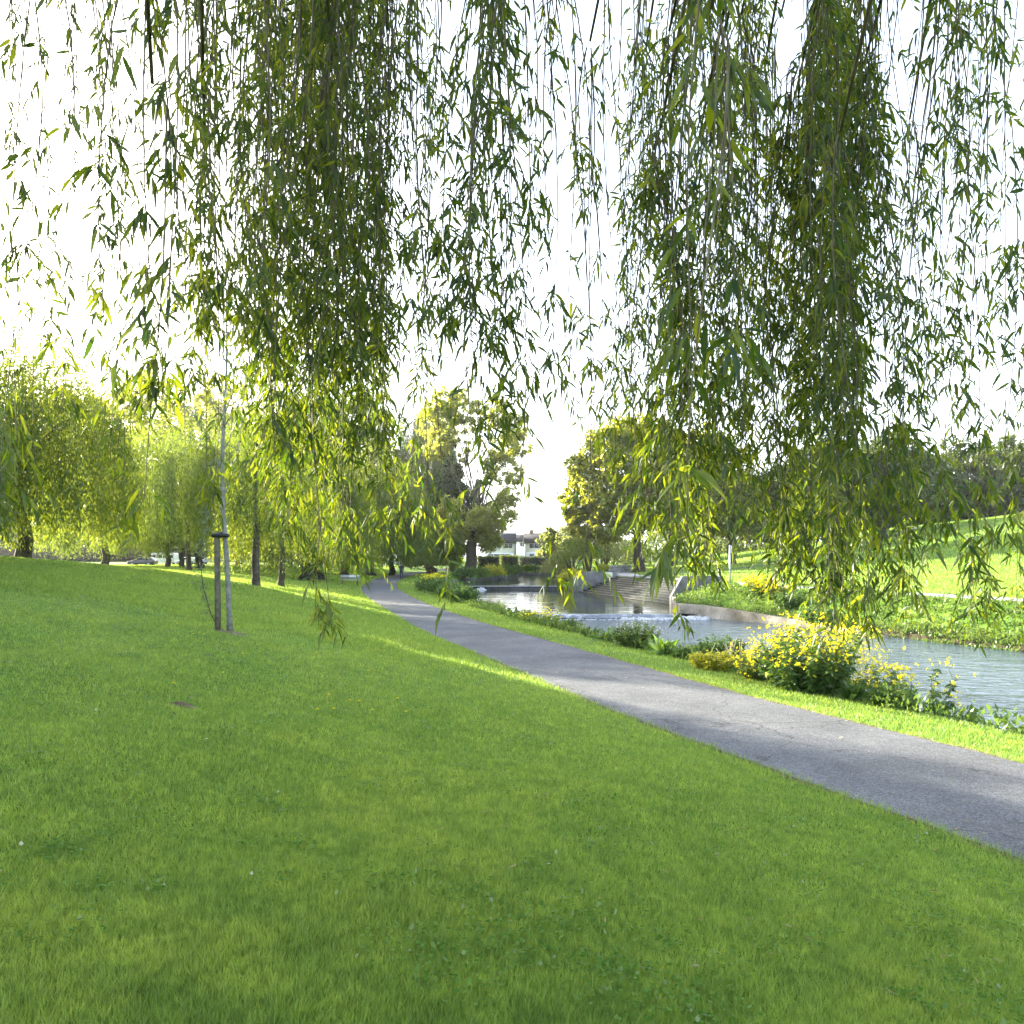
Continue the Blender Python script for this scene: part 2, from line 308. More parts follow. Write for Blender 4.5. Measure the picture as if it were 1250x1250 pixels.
class MB:
    def __init__(s): s.V = []; s.F = []; s.I = []; s.n = 0
    def add(s, V, F, mi=0):
        V = np.asarray(V, dtype=np.float64).reshape(-1, 3)
        for f in (F if isinstance(F, list) else [F]):
            f = np.asarray(f, dtype=np.int64)
            if len(f): s.F.append(f + s.n); s.I.append(np.full(len(f), mi))
        s.V.append(V); s.n += len(V); return s
    def box(s, x0, x1, y0, y1, z0, z1, mi=0):
        V = [(x, y, z) for z in (z0, z1) for (x, y) in ((x0, y0), (x1, y0), (x1, y1), (x0, y1))]
        return s.add(V, np.array([[3, 2, 1, 0], [4, 5, 6, 7], [0, 1, 5, 4], [1, 2, 6, 5], [2, 3, 7, 6], [3, 0, 4, 7]]), mi)
    def prism(s, poly, a, b, axis='z', mi=0):
        """extrude a convex-ish 2D polygon between a and b along axis"""
        poly = np.asarray(poly, float); n = len(poly)
        def lift(h):
            o = np.empty((n, 3))
            if axis == 'z': o[:, :2] = poly; o[:, 2] = h
            elif axis == 'y': o[:, 0] = poly[:, 0]; o[:, 2] = poly[:, 1]; o[:, 1] = h
            else: o[:, 1] = poly[:, 0]; o[:, 2] = poly[:, 1]; o[:, 0] = h
            return o
        V = np.vstack([lift(a), lift(b)]); i = np.arange(n); j = (i + 1) % n
        q = np.stack([i, j, j + n, i + n], 1)
        return s.add(V, [q, i[::-1].reshape(1, -1), (i + n).reshape(1, -1)], mi)
    def tube(s, P, R, k=6, mi=0, cap=True):
        P = np.asarray(P, float); R = np.broadcast_to(np.asarray(R, float), (len(P),)); n = len(P)
        T = np.gradient(P, axis=0); T /= np.linalg.norm(T, axis=1)[:, None] + 1e-9
        ref = np.where(np.abs(T[:, 2:3]) > 0.9, np.array([[1.0, 0, 0]]), np.array([[0, 0, 1.0]]))
        if (np.abs(T[:, 2]) > 0.6).any(): ref = np.broadcast_to(np.array([[1.0, 0.13, 0]]), T.shape)
        A = np.cross(T, ref); A /= np.linalg.norm(A, axis=1)[:, None] + 1e-9
        B = np.cross(T, A)
        th = np.linspace(0, 2 * PI, k, endpoint=False)
        V = P[:, None, :] + R[:, None, None] * (np.cos(th)[None, :, None] * A[:, None, :] + np.sin(th)[None, :, None] * B[:, None, :])
        V = V.reshape(-1, 3)
        i = np.arange(n - 1)[:, None] * k; j = np.arange(k)[None, :]; j2 = (j + 1) % k
        q = np.stack([i + j, i + j2, i + k + j2, i + k + j], -1).reshape(-1, 4)
        fs = [q]
        if cap: fs += [np.arange(k)[::-1].reshape(1, -1), (np.arange(k) + (n - 1) * k).reshape(1, -1)]
        return s.add(V, fs, mi)
    def build(s, name, mats, parent=None, smooth=False):
        if not isinstance(mats, (list, tuple)): mats = [mats]
        me = mkmesh(name, np.vstack(s.V), s.F, np.concatenate(s.I), smooth)
        # faces were appended in call order: re-sort materials accordingly
        for m in mats: me.materials.append(m)
        o = bpy.data.objects.new(name, me); COL.objects.link(o)
        if parent is not None: o.parent = parent
        return o

def unit(v): return v / (np.linalg.norm(v, axis=-1, keepdims=True) + 1e-9)
def leaves_far(P, D, L, W, roll=None):
    """rhombic leaf cards, one quad each"""
    n = len(P); D = unit(D)
    r = unit(rng.normal(size=(n, 3))) if roll is None else roll
    S = unit(np.cross(D, r))
    L = np.broadcast_to(L, (n,))[:, None]; W = np.broadcast_to(W, (n,))[:, None]
    Nn = np.cross(D, S)
    V = np.stack([P, P + 0.45 * L * D + 0.5 * W * S + 0.06 * L * Nn, P + L * D, P + 0.45 * L * D - 0.5 * W * S + 0.06 * L * Nn], 1).reshape(-1, 3)
    return V, np.arange(4 * n).reshape(n, 4)
def leaves_near(P, D, L, W, droop=0.35, curl=0.0):
    """lanceolate curved leaf with a folded midrib: 11 verts"""
    n = len(P); D = unit(D)
    r = unit(rng.normal(size=(n, 3)) + np.array([0, 0, 0.3]))
    S = unit(np.cross(D, r)); Nn = np.cross(S, D)
    L = np.broadcast_to(L, (n,))[:, None]; W = np.broadcast_to(W, (n,))[:, None]
    dr = np.broadcast_to(droop, (n,))[:, None]; cu = rng.normal(size=(n, 1)) * curl
    dn = np.array([[0, 0, -1.0]])
    def c(t): return P + L * (t * D + dr * t * t * dn + cu * t * t * S)
    rows = [P]
    for t, wd in ((0.22, 0.8), (0.5, 1.0), (0.8, 0.5)):
        m = c(t); f = 0.12 * W * Nn
        rows += [m - 0.5 * wd * W * S + f, m, m + 0.5 * wd * W * S + f]
    rows.append(c(1.0))
    V = np.stack(rows, 1).reshape(-1, 3)
    b = np.arange(n)[:, None] * 11
    tris = np.concatenate([b + np.array([[0, 2, 1]]), b + np.array([[0, 3, 2]]), b + np.array([[7, 8, 10]]), b + np.array([[8, 9, 10]])])
    qs = np.concatenate([b + np.array([[1, 2, 5, 4]]), b + np.array([[2, 3, 6, 5]]), b + np.array([[4, 5, 8, 7]]), b + np.array([[5, 6, 9, 8]])])
    return V, [tris, qs]

# ------------------------------------------------------------------ the lie of the land
LVL_UP, LVL_MID, LVL_LOW = -2.9, -3.3, -3.52
YL = [-60, 0, 8.63, 10.7, 12, 13.4, 15.2, 17, 20.3, 24.3, 30.7, 38.7, 48, 59.6, 73, 84.5, 104, 125, 160]
XLv = [34, 6.6, 2.62, 1.66, 1.19, .69, .07, -.6, -1.94, -3.3, -5.2, -7.6, -10.1, -12.5, -14.3, -15.5, -16.2, -15, -15]
YR = [-60, 0, 10, 11.1, 13.6, 16.3, 20.7, 26, 35.4, 43.5, 54.5, 65, 77, 90, 104, 116, 125, 160]
XRv = [37.4, 9.6, 5.06, 4.4, 3.45, 2.5, .83, -1.2, -4.15, -6.3, -8.9, -10.6, -12.0, -12.9, -13.1, -12.5, -12, -12]
def smooth_poly(Ys, Xs, sig=1.5):
    y = np.arange(Ys[0], Ys[-1], 0.25); x = np.interp(y, Ys, Xs)
    k = np.exp(-0.5 * (np.arange(-16, 17) * 0.25 / sig) ** 2); k /= k.sum()
    return y, np.convolve(np.pad(x, 16, mode='edge'), k, 'valid')
_yl, _xl = smooth_poly(YL, XLv); _yr, _xr = smooth_poly(YR, XRv)
def XL(y): return np.interp(y, _yl, _xl)
def XR(y): return np.interp(y, _yr, _xr)
YB = [-60, -30, 0, 10, 18, 25.7, 36, 41, 55, 72, 79, 88, 97, 110, 118]
XBv = [50, 34, 16.5, 10.2, 6.9, 4.0, .9, -.3, -3.4, -5.2, -5.6, -2.4, .8, .8, .8]
def XB(y): return np.interp(y, YB, XBv)
YW = [-60, -30, 0, 20, 27, 33, 38.5, 41.3, 42.6, 49.4, 67.5, 72, 90, 110, 118]
XWv = [62, 46, 32, 21.5, 18.4, 15.7, 13, 10.8, 9.5, 11, 6.4, 5.4, 7, 9.2, 9.6]
def XW(y): return np.interp(y, YW, XWv)
YS = [-60, -30, 0, 20, 33, 45, 60, 72, 90, 110, 400]
XSv = [62, 46, 32, 21, 15.5, 11.4, 8.4, 6.2, 7, 9.4, 12]
_ys, _xs = smooth_poly(YS, XSv, 1.8)
def XS(y): return np.interp(y, _ys, _xs)
def sstep(a, b, x):
    t = np.clip((x - a) / (b - a), 0, 1); return t * t * (3 - 2 * t)
def ground_z(x, y):
    x = np.asarray(x, float); y = np.asarray(y, float)
    x, y = np.broadcast_arrays(x, y)
    yc = np.clip(y, -60, 118)
    xl, xr, xb, xw, xs = XL(y), XR(y), XB(yc), XW(yc) + 0.36 * (y < 49.5), XS(y)
    # left lawn
    d = np.maximum((xl - x) * 0.9, 0)
    f = np.interp(y, [-60, 0, 5, 11, 30, 36, 45, 60, 100, 200], [.6, .66, .72, 1.0, 1.0, .85, .72, .5, .35, .3])
    cap = np.interp(y, [0, 30, 50, 75, 150], [2.6, 2.5, 1.5, 1.1, 0.9])
    raw = f * (0.17 * d + 0.0075 * d * d)
    zl = -2.4 + cap * np.tanh(raw / cap)
    und = 0.05 * np.sin(x * 0.9 + 0.4 * y) * np.sin(y * 0.55 - 0.3 * x) + 0.03 * np.sin(1.9 * x - 1.1 * y)
    zl = zl + und * sstep(0.3, 3, d)
    # right verge and bank
    d2 = np.maximum((x - xr) * 0.9, 0)
    lvl = np.where(y < 41.2, LVL_LOW, np.where(y < 71.9, LVL_MID, LVL_UP))
    verge = -2.4 - 0.07 * np.minimum(d2, 1.9)
    bt = np.clip((x - (xr + 2.1)) / np.maximum(xb - (xr + 2.1), 0.5), 0, 3)
    bank = verge + (lvl - verge) * sstep(0.0, 1.0, np.minimum(bt, 1)) 
    upper = sstep(74, 80, y)
    zr = np.where(upper > 0, bank * (1 - upper) + np.where(x < xb - 0.3, -2.45 + 0.25 * sstep(0, 8, d2), lvl - .4) * upper, bank)
    z = np.where(x < xl, zl, np.where(x < xr, -2.4, zr))
    inriver = (x > xb) & (x < xw) & (y < 117)
    z = np.where(inriver, lvl - 0.12 - 0.45 * np.minimum(np.minimum(x - xb, xw - x), 1.0), z)
    # right bank
    rr = x - xs
    lawn = -1.9 + 0.05 * np.maximum(rr - 8, 0) + 0.0006 * np.maximum(rr - 8, 0) ** 2 + 0.004 * np.maximum(np.minimum(rr, 46) - 18, 0) ** 2 * sstep(40, 75, y)
    lawn = np.minimum(lawn, 9)
    lo = np.where(y < 49.3, -2.95, np.where(y < 69.3, -3.55, -2.75))
    lo = np.where(y < 49.3, np.interp(y, [0, 20, 27, 33, 38.5, 41, 44, 49.3], [-3.6, -3.5, -3.4, -3.3, -3.15, -3.0, -2.75, -2.75]), lo)
    slope_w = np.where((y > 49.3) & (y < 69.3), 4.2, 4.0)
    stairs = (y > 49.5) & (y < 69.2)
    prof = np.where(stairs, np.clip((x - xw) / 4.15, 0, 1), sstep(0, slope_w, x - xw))
    right = lo + (-1.9 - lo) * prof
    right = np.where(stairs, right - 0.25 * (1 - sstep(3.9, 4.3, x - xw)), right)
    right = np.maximum(np.where(x - xw > slope_w, lawn, right), -9)
    z = np.where((x >= xw) & (y < 117), right, z)
    # beyond the head of the pool
    far = np.interp(x, [-60, -17, 10, 20, 60, 120], [-1.5, -1.9, -2.05, -1.6, 3.0, 6.0])
    far = far + 0.6 * sstep(130, 180, y) * (x < 15)
    k = sstep(117, 121, y)
    z = z * (1 - k) + np.where(y > 116, far, z) * k
    lf = np.interp(x, [-400, -60], [-1.3, -1.5])
    return z
def gz(x, y): return float(ground_z(x, y))
def on(px, D, dz=0.0):                    # ground point in photo column px at distance D
    x = (px - 625) / F * D
    return np.array([x, D, gz(x, D) + dz])

def axis(parts):
    out = []
    for a, b, s in parts: out.append(np.arange(a, b, s))
    return np.unique(np.round(np.concatenate(out), 4))
gx = np.concatenate([-np.geomspace(900, 60, 28), axis([(-58, -22, 0.8), (-22, 24, 0.25), (24, 60, 0.6)]), np.geomspace(60, 900, 28)])
gy = np.concatenate([-np.geomspace(300, 31, 12), axis([(-30, 0, 1.0), (0, 60, 0.25), (60, 124, 0.5)]), np.geomspace(124, 1500, 50)])
X, Y = np.meshgrid(gx, gy)
Z = ground_z(X, Y)
nx, ny = len(gx), len(gy)
i = np.arange(ny - 1)[:, None] * nx; j = np.arange(nx - 1)[None, :]
q = np.stack([i + j, i + j + 1, i + nx + j + 1, i + nx + j], -1).reshape(-1, 4)
g = MB().add(np.stack([X, Y, Z], -1).reshape(-1, 3), q)
kind(g.build('ground', M['ground'], smooth=True), 'structure')

def ribbon(name, left, right, mat, dz, zf=None, nacross=6, parent=None):
    left = np.asarray(left, float); right = np.asarray(right, float); n = len(left)
    ts = np.linspace(0, 1, nacross)
    P = left[:, None, :] * (1 - ts)[None, :, None] + right[:, None, :] * ts[None, :, None]
    z = (ground_z(P[..., 0], P[..., 1]) if zf is None else zf(P[..., 0], P[..., 1])) + dz
    V = np.concatenate([P, z[..., None]], -1).reshape(-1, 3)
    i = np.arange(n - 1)[:, None] * nacross; j = np.arange(nacross - 1)[None, :]
    q = np.stack([i + j, i + j + 1, i + nacross + j + 1, i + nacross + j], -1).reshape(-1, 4)
    return kind(MB().add(V, q).build(name, mat, smooth=True), 'structure')
def wob(y, s, a):
    return a * (np.sin(y * 3.1 + s) + 0.7 * np.sin(y * 7.7 + 2 * s) + 0.5 * np.sin(y * 17.3 + s * 3)) / 2.2
py = np.concatenate([np.arange(-40, 0, 1.0), np.arange(0, 40, 0.06), np.arange(40, 112, 0.5)])
flat = lambda x, y: np.full(x.shape, -2.4) + 0.03
# centre is raised a little so the sheet clears the lawn grid
pl = np.stack([XL(py) + wob(py, 1, 0.03) - 0.02, py], -1); pr = np.stack([XR(py) + wob(py, 5, 0.03), py], -1)
soil_l = pl - [0.06, 0]; soil_r = pr + np.stack([0.09 + np.abs(wob(py, 9, 0.08)), 0 * py], -1)
ribbon('path_verge_soil', soil_l, soil_r, M['soil'], 0.0, lambda x, y: np.full(x.shape, -2.383))
ribbon('footpath', pl, pr, M['asphalt'], 0.0, lambda x, y: np.full(x.shape, -2.372))
# the seam where the newer surfacing starts
sa, sb = np.array([2.02, 9.95]), np.array([4.68, 10.35])
tt = np.linspace(0, 1, 60)[:, None]
ctr = sa * (1 - tt) + sb * tt + np.stack([0 * tt[:, 0], 0.012 * np.sin(tt[:, 0] * 40) + 0.012 * np.sin(tt[:, 0] * 93 + 1) + 0.05 * np.sin(tt[:, 0] * 4)], -1)
ribbon('path_joint', ctr + np.stack([0 * tt[:, 0], .004 + .010 * rng.random(60)], -1), ctr - np.stack([0 * tt[:, 0], .002 + .008 * rng.random(60)], -1), surf('joint_line', [(0.10, 0.10, 0.09), (0.2, 0.195, 0.18)], 9, 0.9, 0.2), 0.0, lambda x, y: np.full(x.shape, -2.367), 2)
# path curving off to the right behind the pool
def curve_ribbon(name, pts, wd, mat, dz, step=0.8, zf=None):
    pts = np.asarray(pts, float); s = np.concatenate([[0], np.cumsum(np.linalg.norm(np.diff(pts, axis=0), axis=1))])
    u = np.arange(0, s[-1], step); P = np.stack([np.interp(u, s, pts[:, k]) for k in (0, 1)], -1)
    ker = np.ones(9) / 9
    Q = np.stack([np.convolve(np.pad(P[:, k], 4, mode='edge'), ker, 'valid') for k in (0, 1)], -1)
    T = unit(np.gradient(Q, axis=0)); Nn = np.stack([-T[:, 1], T[:, 0]], -1)
    return ribbon(name, Q + Nn * wd / 2, Q - Nn * wd / 2, mat, dz, zf)
curve_ribbon('footpath', [(-14.7, 108), (-14, 114), (-11, 119.5), (-5, 122.5), (3, 124), (14, 124), (30, 122)], 2.6, M['asphalt'], 0.05)
# riverside path on the far bank and the narrow path on the lawn
yy = np.arange(-20, 112, 0.5)
ribbon('riverside_path', np.stack([XS(yy) + 4.6, yy], -1), np.stack([XS(yy) + 7.2, yy], -1), surf('grit_path', [(0.22, 0.22, 0.22), (0.3, 0.3, 0.3), (0.36, 0.355, 0.35)], 1.5, 0.9, 0.2, 60, fine=(40, 0.2)), 0.035)
curve_ribbon('lawn_path', [(10.5, 66), (16, 72), (22, 77), (30, 83), (38, 88), (60, 96), (90, 104)], 1.5, M['asphalt'], 0.05)

# water: three levels
def water(name, y0, y1, lvl, mat, over=(1.6, 1.6), step=0.5):
    yy = np.arange(y0, y1 + 1e-6, step); yc = np.clip(yy, -60, 118)
    ts = np.linspace(0, 1, 12)
    xl = XB(yc) - over[0]; xr = XW(yc) + over[1]
    Xg = xl[:, None] * (1 - ts) + xr[:, None] * ts
    V = np.stack([Xg, np.broadcast_to(yy[:, None], Xg.shape), np.full(Xg.shape, lvl)], -1).reshape(-1, 3)
    i = np.arange(len(yy) - 1)[:, None] * 12; j = np.arange(11)[None, :]
    q = np.stack([i + j, i + j + 1, i + 13 + j, i + 12 + j], -1).reshape(-1, 4)
    return kind(MB().add(V, q).build(name, mat, smooth=True), 'structure')
water('river_water', 71.86, 117.36, LVL_UP, M['water_up'])
water('river_water', 41.36, 71.76, LVL_MID, M['water_mid'], (1.6, 1.2), 0.475)
water('river_water', -40, 41.0, LVL_LOW, M['water_low'], (1.6, 1.6), 0.5)

# ------------------------------------------------------------------ weirs
def foam_blobs(mb, n, xa, xb, ya, yb, z, s0, s1, fl=0.45):
    u = rng.random((n, 2)); base = np.array([(math.cos(a), math.sin(a)) for a in np.linspace(0, 2 * PI, 7)[:-1]])
    for k in range(n):
        x = xa + (xb - xa) * u[k, 0]; y = ya + (yb - ya) * u[k, 1] ** 1.6; s = s0 + (s1 - s0) * rng.random()
        rad = s * (0.7 + 0.6 * rng.random(6)); st = 1.2 + rng.random()
        ring = np.stack([x + rad * base[:, 0] * st, y + rad * base[:, 1], np.full(6, z - 0.02)], -1)
        ring2 = np.stack([x + .6 * rad * base[:, 0] * st, y + .6 * rad * base[:, 1], z + s * fl * (0.5 + rng.random(6))], -1)
        top = np.array([[x, y, z + s * fl * 1.2]])
        V = np.vstack([ring, ring2, top]); i6 = np.arange(6); j6 = (i6 + 1) % 6
        mb.add(V, [np.stack([i6, j6, j6 + 6, i6 + 6], 1), np.stack([i6 + 6, j6 + 6, np.full(6, 12)], 1)])
    return mb
fw = empty('weir', (0.2, 71.6, -3.6), 'dark straight weir with a calm lip across the far pool', 'weir')
def loc(mb_fn, parent):                    # build in world space under a moved parent
    return mb_fn
def child(mb, name, mats, parent, smooth=False):
    o = mb.build(name, mats, None, smooth)
    o.parent = parent
    from mathutils import Matrix
    o.matrix_parent_inverse = Matrix.LocRotScale(parent.location, parent.rotation_euler, None).inverted()
    return o
child(MB().box(-5.6, 5.9, 71.55, 71.85, -3.9, LVL_UP + 0.012), 'sill', M['dark_stone'], fw)
fl = MB(); fl.box(-5.6, 5.9, 71.53, 71.549, LVL_UP - 0.06, LVL_UP + 0.006)
child(fl, 'spill_lip', M['foam'], fw)
fs = MB(); foam_blobs(fs, 45, -3.6, -2.6, 70.9, 71.5, LVL_MID, 0.04, 0.12, 0.6); foam_blobs(fs, 16, -3.4, -2.8, 71.35, 71.53, LVL_MID + 0.1, 0.06, 0.12, 1.0)
kind(child(fs, 'foam', M['foam'], fw, True), 'stuff')

nw = empty('weir', (4.5, 41.2, -3.7), 'low white weir with foaming water below the steps', 'weir')
child(MB().box(-1.2, 9.7, 41.02, 41.34, -3.9, LVL_MID + 0.012), 'sill', surf('wet_sill', [(0.10, 0.12, 0.14), (0.2, 0.22, 0.24)], 3, 0.15, 0.2, 20, spec=0.8), nw)
ap = MB(); xs_ = np.linspace(-1.2, 9.7, 140); ys_ = np.linspace(41.015, 40.55, 9)
ZZ = LVL_MID + 0.02 + (LVL_LOW + 0.01 - LVL_MID) * np.linspace(0, 1, 9)[:, None] ** 1.3 + 0.012 * np.sin(xs_ * 9 + 1.3 * np.sin(xs_ * 2.3))[None, :] + rng.normal(0, .006, (9, 140))
XX, YY = np.meshgrid(xs_, ys_)
i = np.arange(8)[:, None] * 140; j = np.arange(139)[None, :]
ap.add(np.stack([XX, YY, ZZ], -1).reshape(-1, 3), np.stack([i + j, i + j + 1, i + 141 + j, i + 140 + j], -1).reshape(-1, 4))
child(ap, 'spill', surf('falling_water', [(0.05, 0.065, 0.08), (0.12, 0.14, 0.165), (0.4, 0.43, 0.46)], 1.5, 0.2, 0.3, 12, spec=0.7), nw, True)
fs = MB(); 
foam_blobs(fs, 260, -0.6, 9.8, 40.58, 39.7, LVL_LOW, 0.015, 0.06, 0.25)
foam_blobs(fs, 230, 6.2, 9.9, 40.6, 39.9, LVL_LOW, 0.03, 0.10, 0.7)
foam_blobs(fs, 160, 9.2, 11.2, 41.4, 40.0, LVL_LOW, 0.04, 0.14, 0.7)
kind(child(fs, 'foam', M['foam'], nw, True), 'stuff')
# ------------------------------------------------------------------ walls, steps
A, B = np.array([11.0, 49.4]), np.array([6.4, 67.5])       # foot of the steps, right and left
e = unit(B - A); nrm = np.array([e[1], -e[0]])             # nrm points inland
if nrm[0] < 0: nrm = -nrm
Ls = np.linalg.norm(B - A)
stp = MB(); NS = 10; rise = (1.9 - 0.03 - 3.42) / -NS; run = 4.1 / NS
for k in range(NS):
    z1 = -3.42 + rise * (k + 1)
    jit = 0.006 * (k % 2)
    p0, p1 = A + nrm * run * k, A + nrm * (run * (k + 1) + 0.02)
    poly = [p0, p1, p1 + e * Ls, p0 + e * Ls]
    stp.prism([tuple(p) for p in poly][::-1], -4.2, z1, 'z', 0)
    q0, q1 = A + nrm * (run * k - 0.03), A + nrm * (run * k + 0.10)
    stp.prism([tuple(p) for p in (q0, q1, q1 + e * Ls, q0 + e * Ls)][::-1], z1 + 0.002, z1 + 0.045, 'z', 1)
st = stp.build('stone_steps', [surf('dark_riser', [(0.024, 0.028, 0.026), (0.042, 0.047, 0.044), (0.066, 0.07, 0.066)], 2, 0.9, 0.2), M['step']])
tag(st, 'broad flight of weathered concrete steps going down to the river', 'steps')
def wing(name, foot, prof, th, label, side):
    """wall in the plane of nrm/z standing on the line from foot inland; prof = list of (s, z); thickness along e"""
    mb = MB(); n = len(prof); off = e * side
    a = [np.append(foot + nrm * s, z) for s, z in prof]; b = [np.append(foot + off * th + nrm * s, z) for s, z in prof]
    V = np.array(a + b); i = np.arange(n); j = (i + 1) % n
    qd = np.stack([i, j, j + n, i + n], 1)
    mb.add(V, [qd, i[::-1].reshape(1, -1), (i + n).reshape(1, -1)])
    o = mb.build(name, M['concrete'])
    bv = o.modifiers.new('bevel', 'BEVEL'); bv.width = 0.025; bv.segments = 2; bv.limit_method = 'ANGLE'
    return tag(o, label, 'wall')
wing('concrete_wall', A, [(-0.1, -4.1), (-0.1, -2.72), (0.75, -1.33), (3.45, -1.30), (3.85, -1.55), (3.9, -3.0), (3.9, -4.1)], 0.32,
     'grey concrete wing wall with sloped end right of the river steps', -1)
lw = wing('concrete_wall', B, [(-0.6, -4.2), (-0.6, -1.95), (0.05, -1.38), (3.5, -1.38), (3.9, -1.6), (3.9, -4.2)], 0.35,
     'grey concrete wing wall with a white and green notice left of the steps', 1)
# white board with green marks on the left wing wall
bd = empty('notice_board', (*(B + nrm * 2.95 - e * 0.03), -1.72), 'small white notice with lime green marks on the left wing wall', 'sign',
           rz=math.atan2(nrm[1], nrm[0]))
MB().box(-0.36, 0.36, -0.03, 0.0, -0.26, 0.24).build('panel', M['white_paint'], bd)
mk = MB()
for r0, zc in enumerate((0.10, -0.10)):
    for cx in (-0.2, 0.0, 0.2):
        th = np.linspace(0.6 if (r0 + int(cx * 5)) % 2 else 0, 5.6, 12)
        P = np.stack([cx + 0.075 * np.cos(th), np.full(12, -0.042), zc + 0.07 * np.sin(th)], -1)
        mk.tube(P, 0.022, 5)
mk.build('lettering', M['lime'], bd)
# retaining wall curving down the right bank
rw = MB()
top = [(11.05, 49.35, -2.72), (9.55, 42.7, -2.75), (9.95, 41.9, -2.76), (10.9, 41.2, -2.8), (12, 39.8, -2.9), (13.1, 38.4, -3.04), (14.4, 35.7, -3.2), (15.8, 33, -3.36), (17.2, 29.8, -3.6)]
T_ = np.array(top); tg = unit(np.gradient(T_[:, :2], axis=0)); inn = np.stack([-tg[:, 1], tg[:, 0]], -1)
inn = np.where((inn[:, :1] < 0), -inn, inn)
P0 = T_[:, :2]; P1 = P0 + inn * 0.4
secs = [np.column_stack([P0, np.full(len(P0), -4.2)]), np.column_stack([P0 + inn * 0.03, T_[:, 2]]), np.column_stack([P1, T_[:, 2] + 0.01]), np.column_stack([P1, np.full(len(P0), -4.2)])]
V = np.stack(secs, 1).reshape(-1, 3); n = len(P0)
i = np.arange(n - 1)[:, None] * 4; j = np.arange(3)[None, :]
rw.add(V, [np.stack([i + j, i + 4 + j, i + 5 + j, i + 1 + j], -1).reshape(-1, 4), np.array([[0, 1, 2, 3]]), np.array([[3, 2, 1, 0]]) + 4 * (n - 1)])
tag(rw.build('retaining_wall', M['pale_concrete']), 'low pale concrete edging wall curving along the far bank below the weeds', 'wall')
# dark stone edge of the upper pool, left bank
ew = MB()
Q = np.array([(-5.7, 72.0), (-5.9, 79), (-2.5, 88), (0.7, 97), (0.85, 97.6), (-3, 101)])
for k in range(len(Q) - 1):
    d_ = unit(Q[k + 1] - Q[k]); nn = np.array([-d_[1], d_[0]]) * 0.5
    ew.prism([tuple(v) for v in (Q[k], Q[k + 1], Q[k + 1] + nn, Q[k] + nn)], -3.6, -2.42 + 0.003 * k, 'z')
tag(ew.build('stone_edging', M['dark_stone']), 'dark stone edging under the greenery of the upper pool', 'wall')
fb = MB().box(-2, 10.5, 117.0, 117.5, -3.6, -2.55)
tag(fb.build('pool_end_wall', M['dark_stone']), 'dark low wall closing the far end of the pool', 'wall')
# grey block wall by the big tree on the right
bw = MB()
a0 = on(747, 84); b0 = on(771, 88)
d_ = unit((b0 - a0)[:2]); nn = np.array([-d_[1], d_[0]])
Lw = np.linalg.norm((b0 - a0)[:2]); nb = 7
for r_ in range(3):
    for k in range(nb + (r_ % 2)):
        s0 = max(0, (k - 0.5 * (r_ % 2)) * Lw / nb) + 0.01; s1 = min(Lw, (k + 1 - 0.5 * (r_ % 2)) * Lw / nb) - 0.01
        zb = a0[2] - 0.15 + r_ * 0.36
        pa, pb = a0[:2] + d_ * s0, a0[:2] + d_ * s1
        bw.prism([tuple(v) for v in (pa, pb, pb + nn * (0.35 + .01 * (k % 2)), pa + nn * 0.35)], zb, zb + 0.345, 'z')
tag(bw.build('block_wall', M['grey_stone']), 'short grey stone block wall left of the big dark trunk', 'wall')

# ------------------------------------------------------------------ posts
sp = on(891, 46.8)
po = empty('sign_post', sp, 'tall grey metal pole with a white plate beside the right wing wall', 'sign')
MB().tube([(0, 0, -0.2), (0, 0, 2.72)], 0.055, 10).build('pole', M['galv'], po, True)
MB().box(0.06, 0.25, -0.015, 0.01, 2.2, 2.68).build('plate', M['white_paint'], po)
wp = on(877.5, 62)
w_ = empty('marker_post', wp, 'slim leaning white post on the sunny lawn', 'post')
MB().tube([(-0.25, 0, 2.1), (-0.08, 0, 0.9), (0.02, 0, 0.62)], 0.045, 8).build('upper_pole', M['white_paint'], w_, True)
MB().tube([(0.0, 0, 0.75), (0.06, 0, -0.1)], [0.08, 0.09], 8).build('sleeve', M['white_paint'], w_, True)
s2 = on(732, 71)
q_ = empty('marker_post', s2, 'thin dark post with a white cap behind the left wing wall', 'post')
MB().tube([(0, 0, -0.1), (0, 0, 1.35)], 0.035, 8).build('pole', M['dark_metal'], q_, True)
MB().tube([(0, 0, 1.3), (0, 0, 1.75), (0, 0, 1.85)], [0.06, 0.06, 0.02], 8).build('cap', M['white_paint'], q_, True)

# park bench by the bend
be = empty('park_bench', on(427, 58), 'grey park bench at the path bend under the willows', 'bench', rz=0.25)
MB().box(-0.75, 0.75, -0.22, 0.2, 0.42, 0.47).build('seat', M['galv'], be)
MB().box(-0.75, 0.75, 0.24, 0.28, 0.55, 0.85).build('backrest', M['galv'], be)
for sx in (-0.6, 0.6):
    MB().box(sx - 0.04, sx + 0.04, -0.2, 0.235, 0, 0.418).build('leg', M['dark_metal'], be)

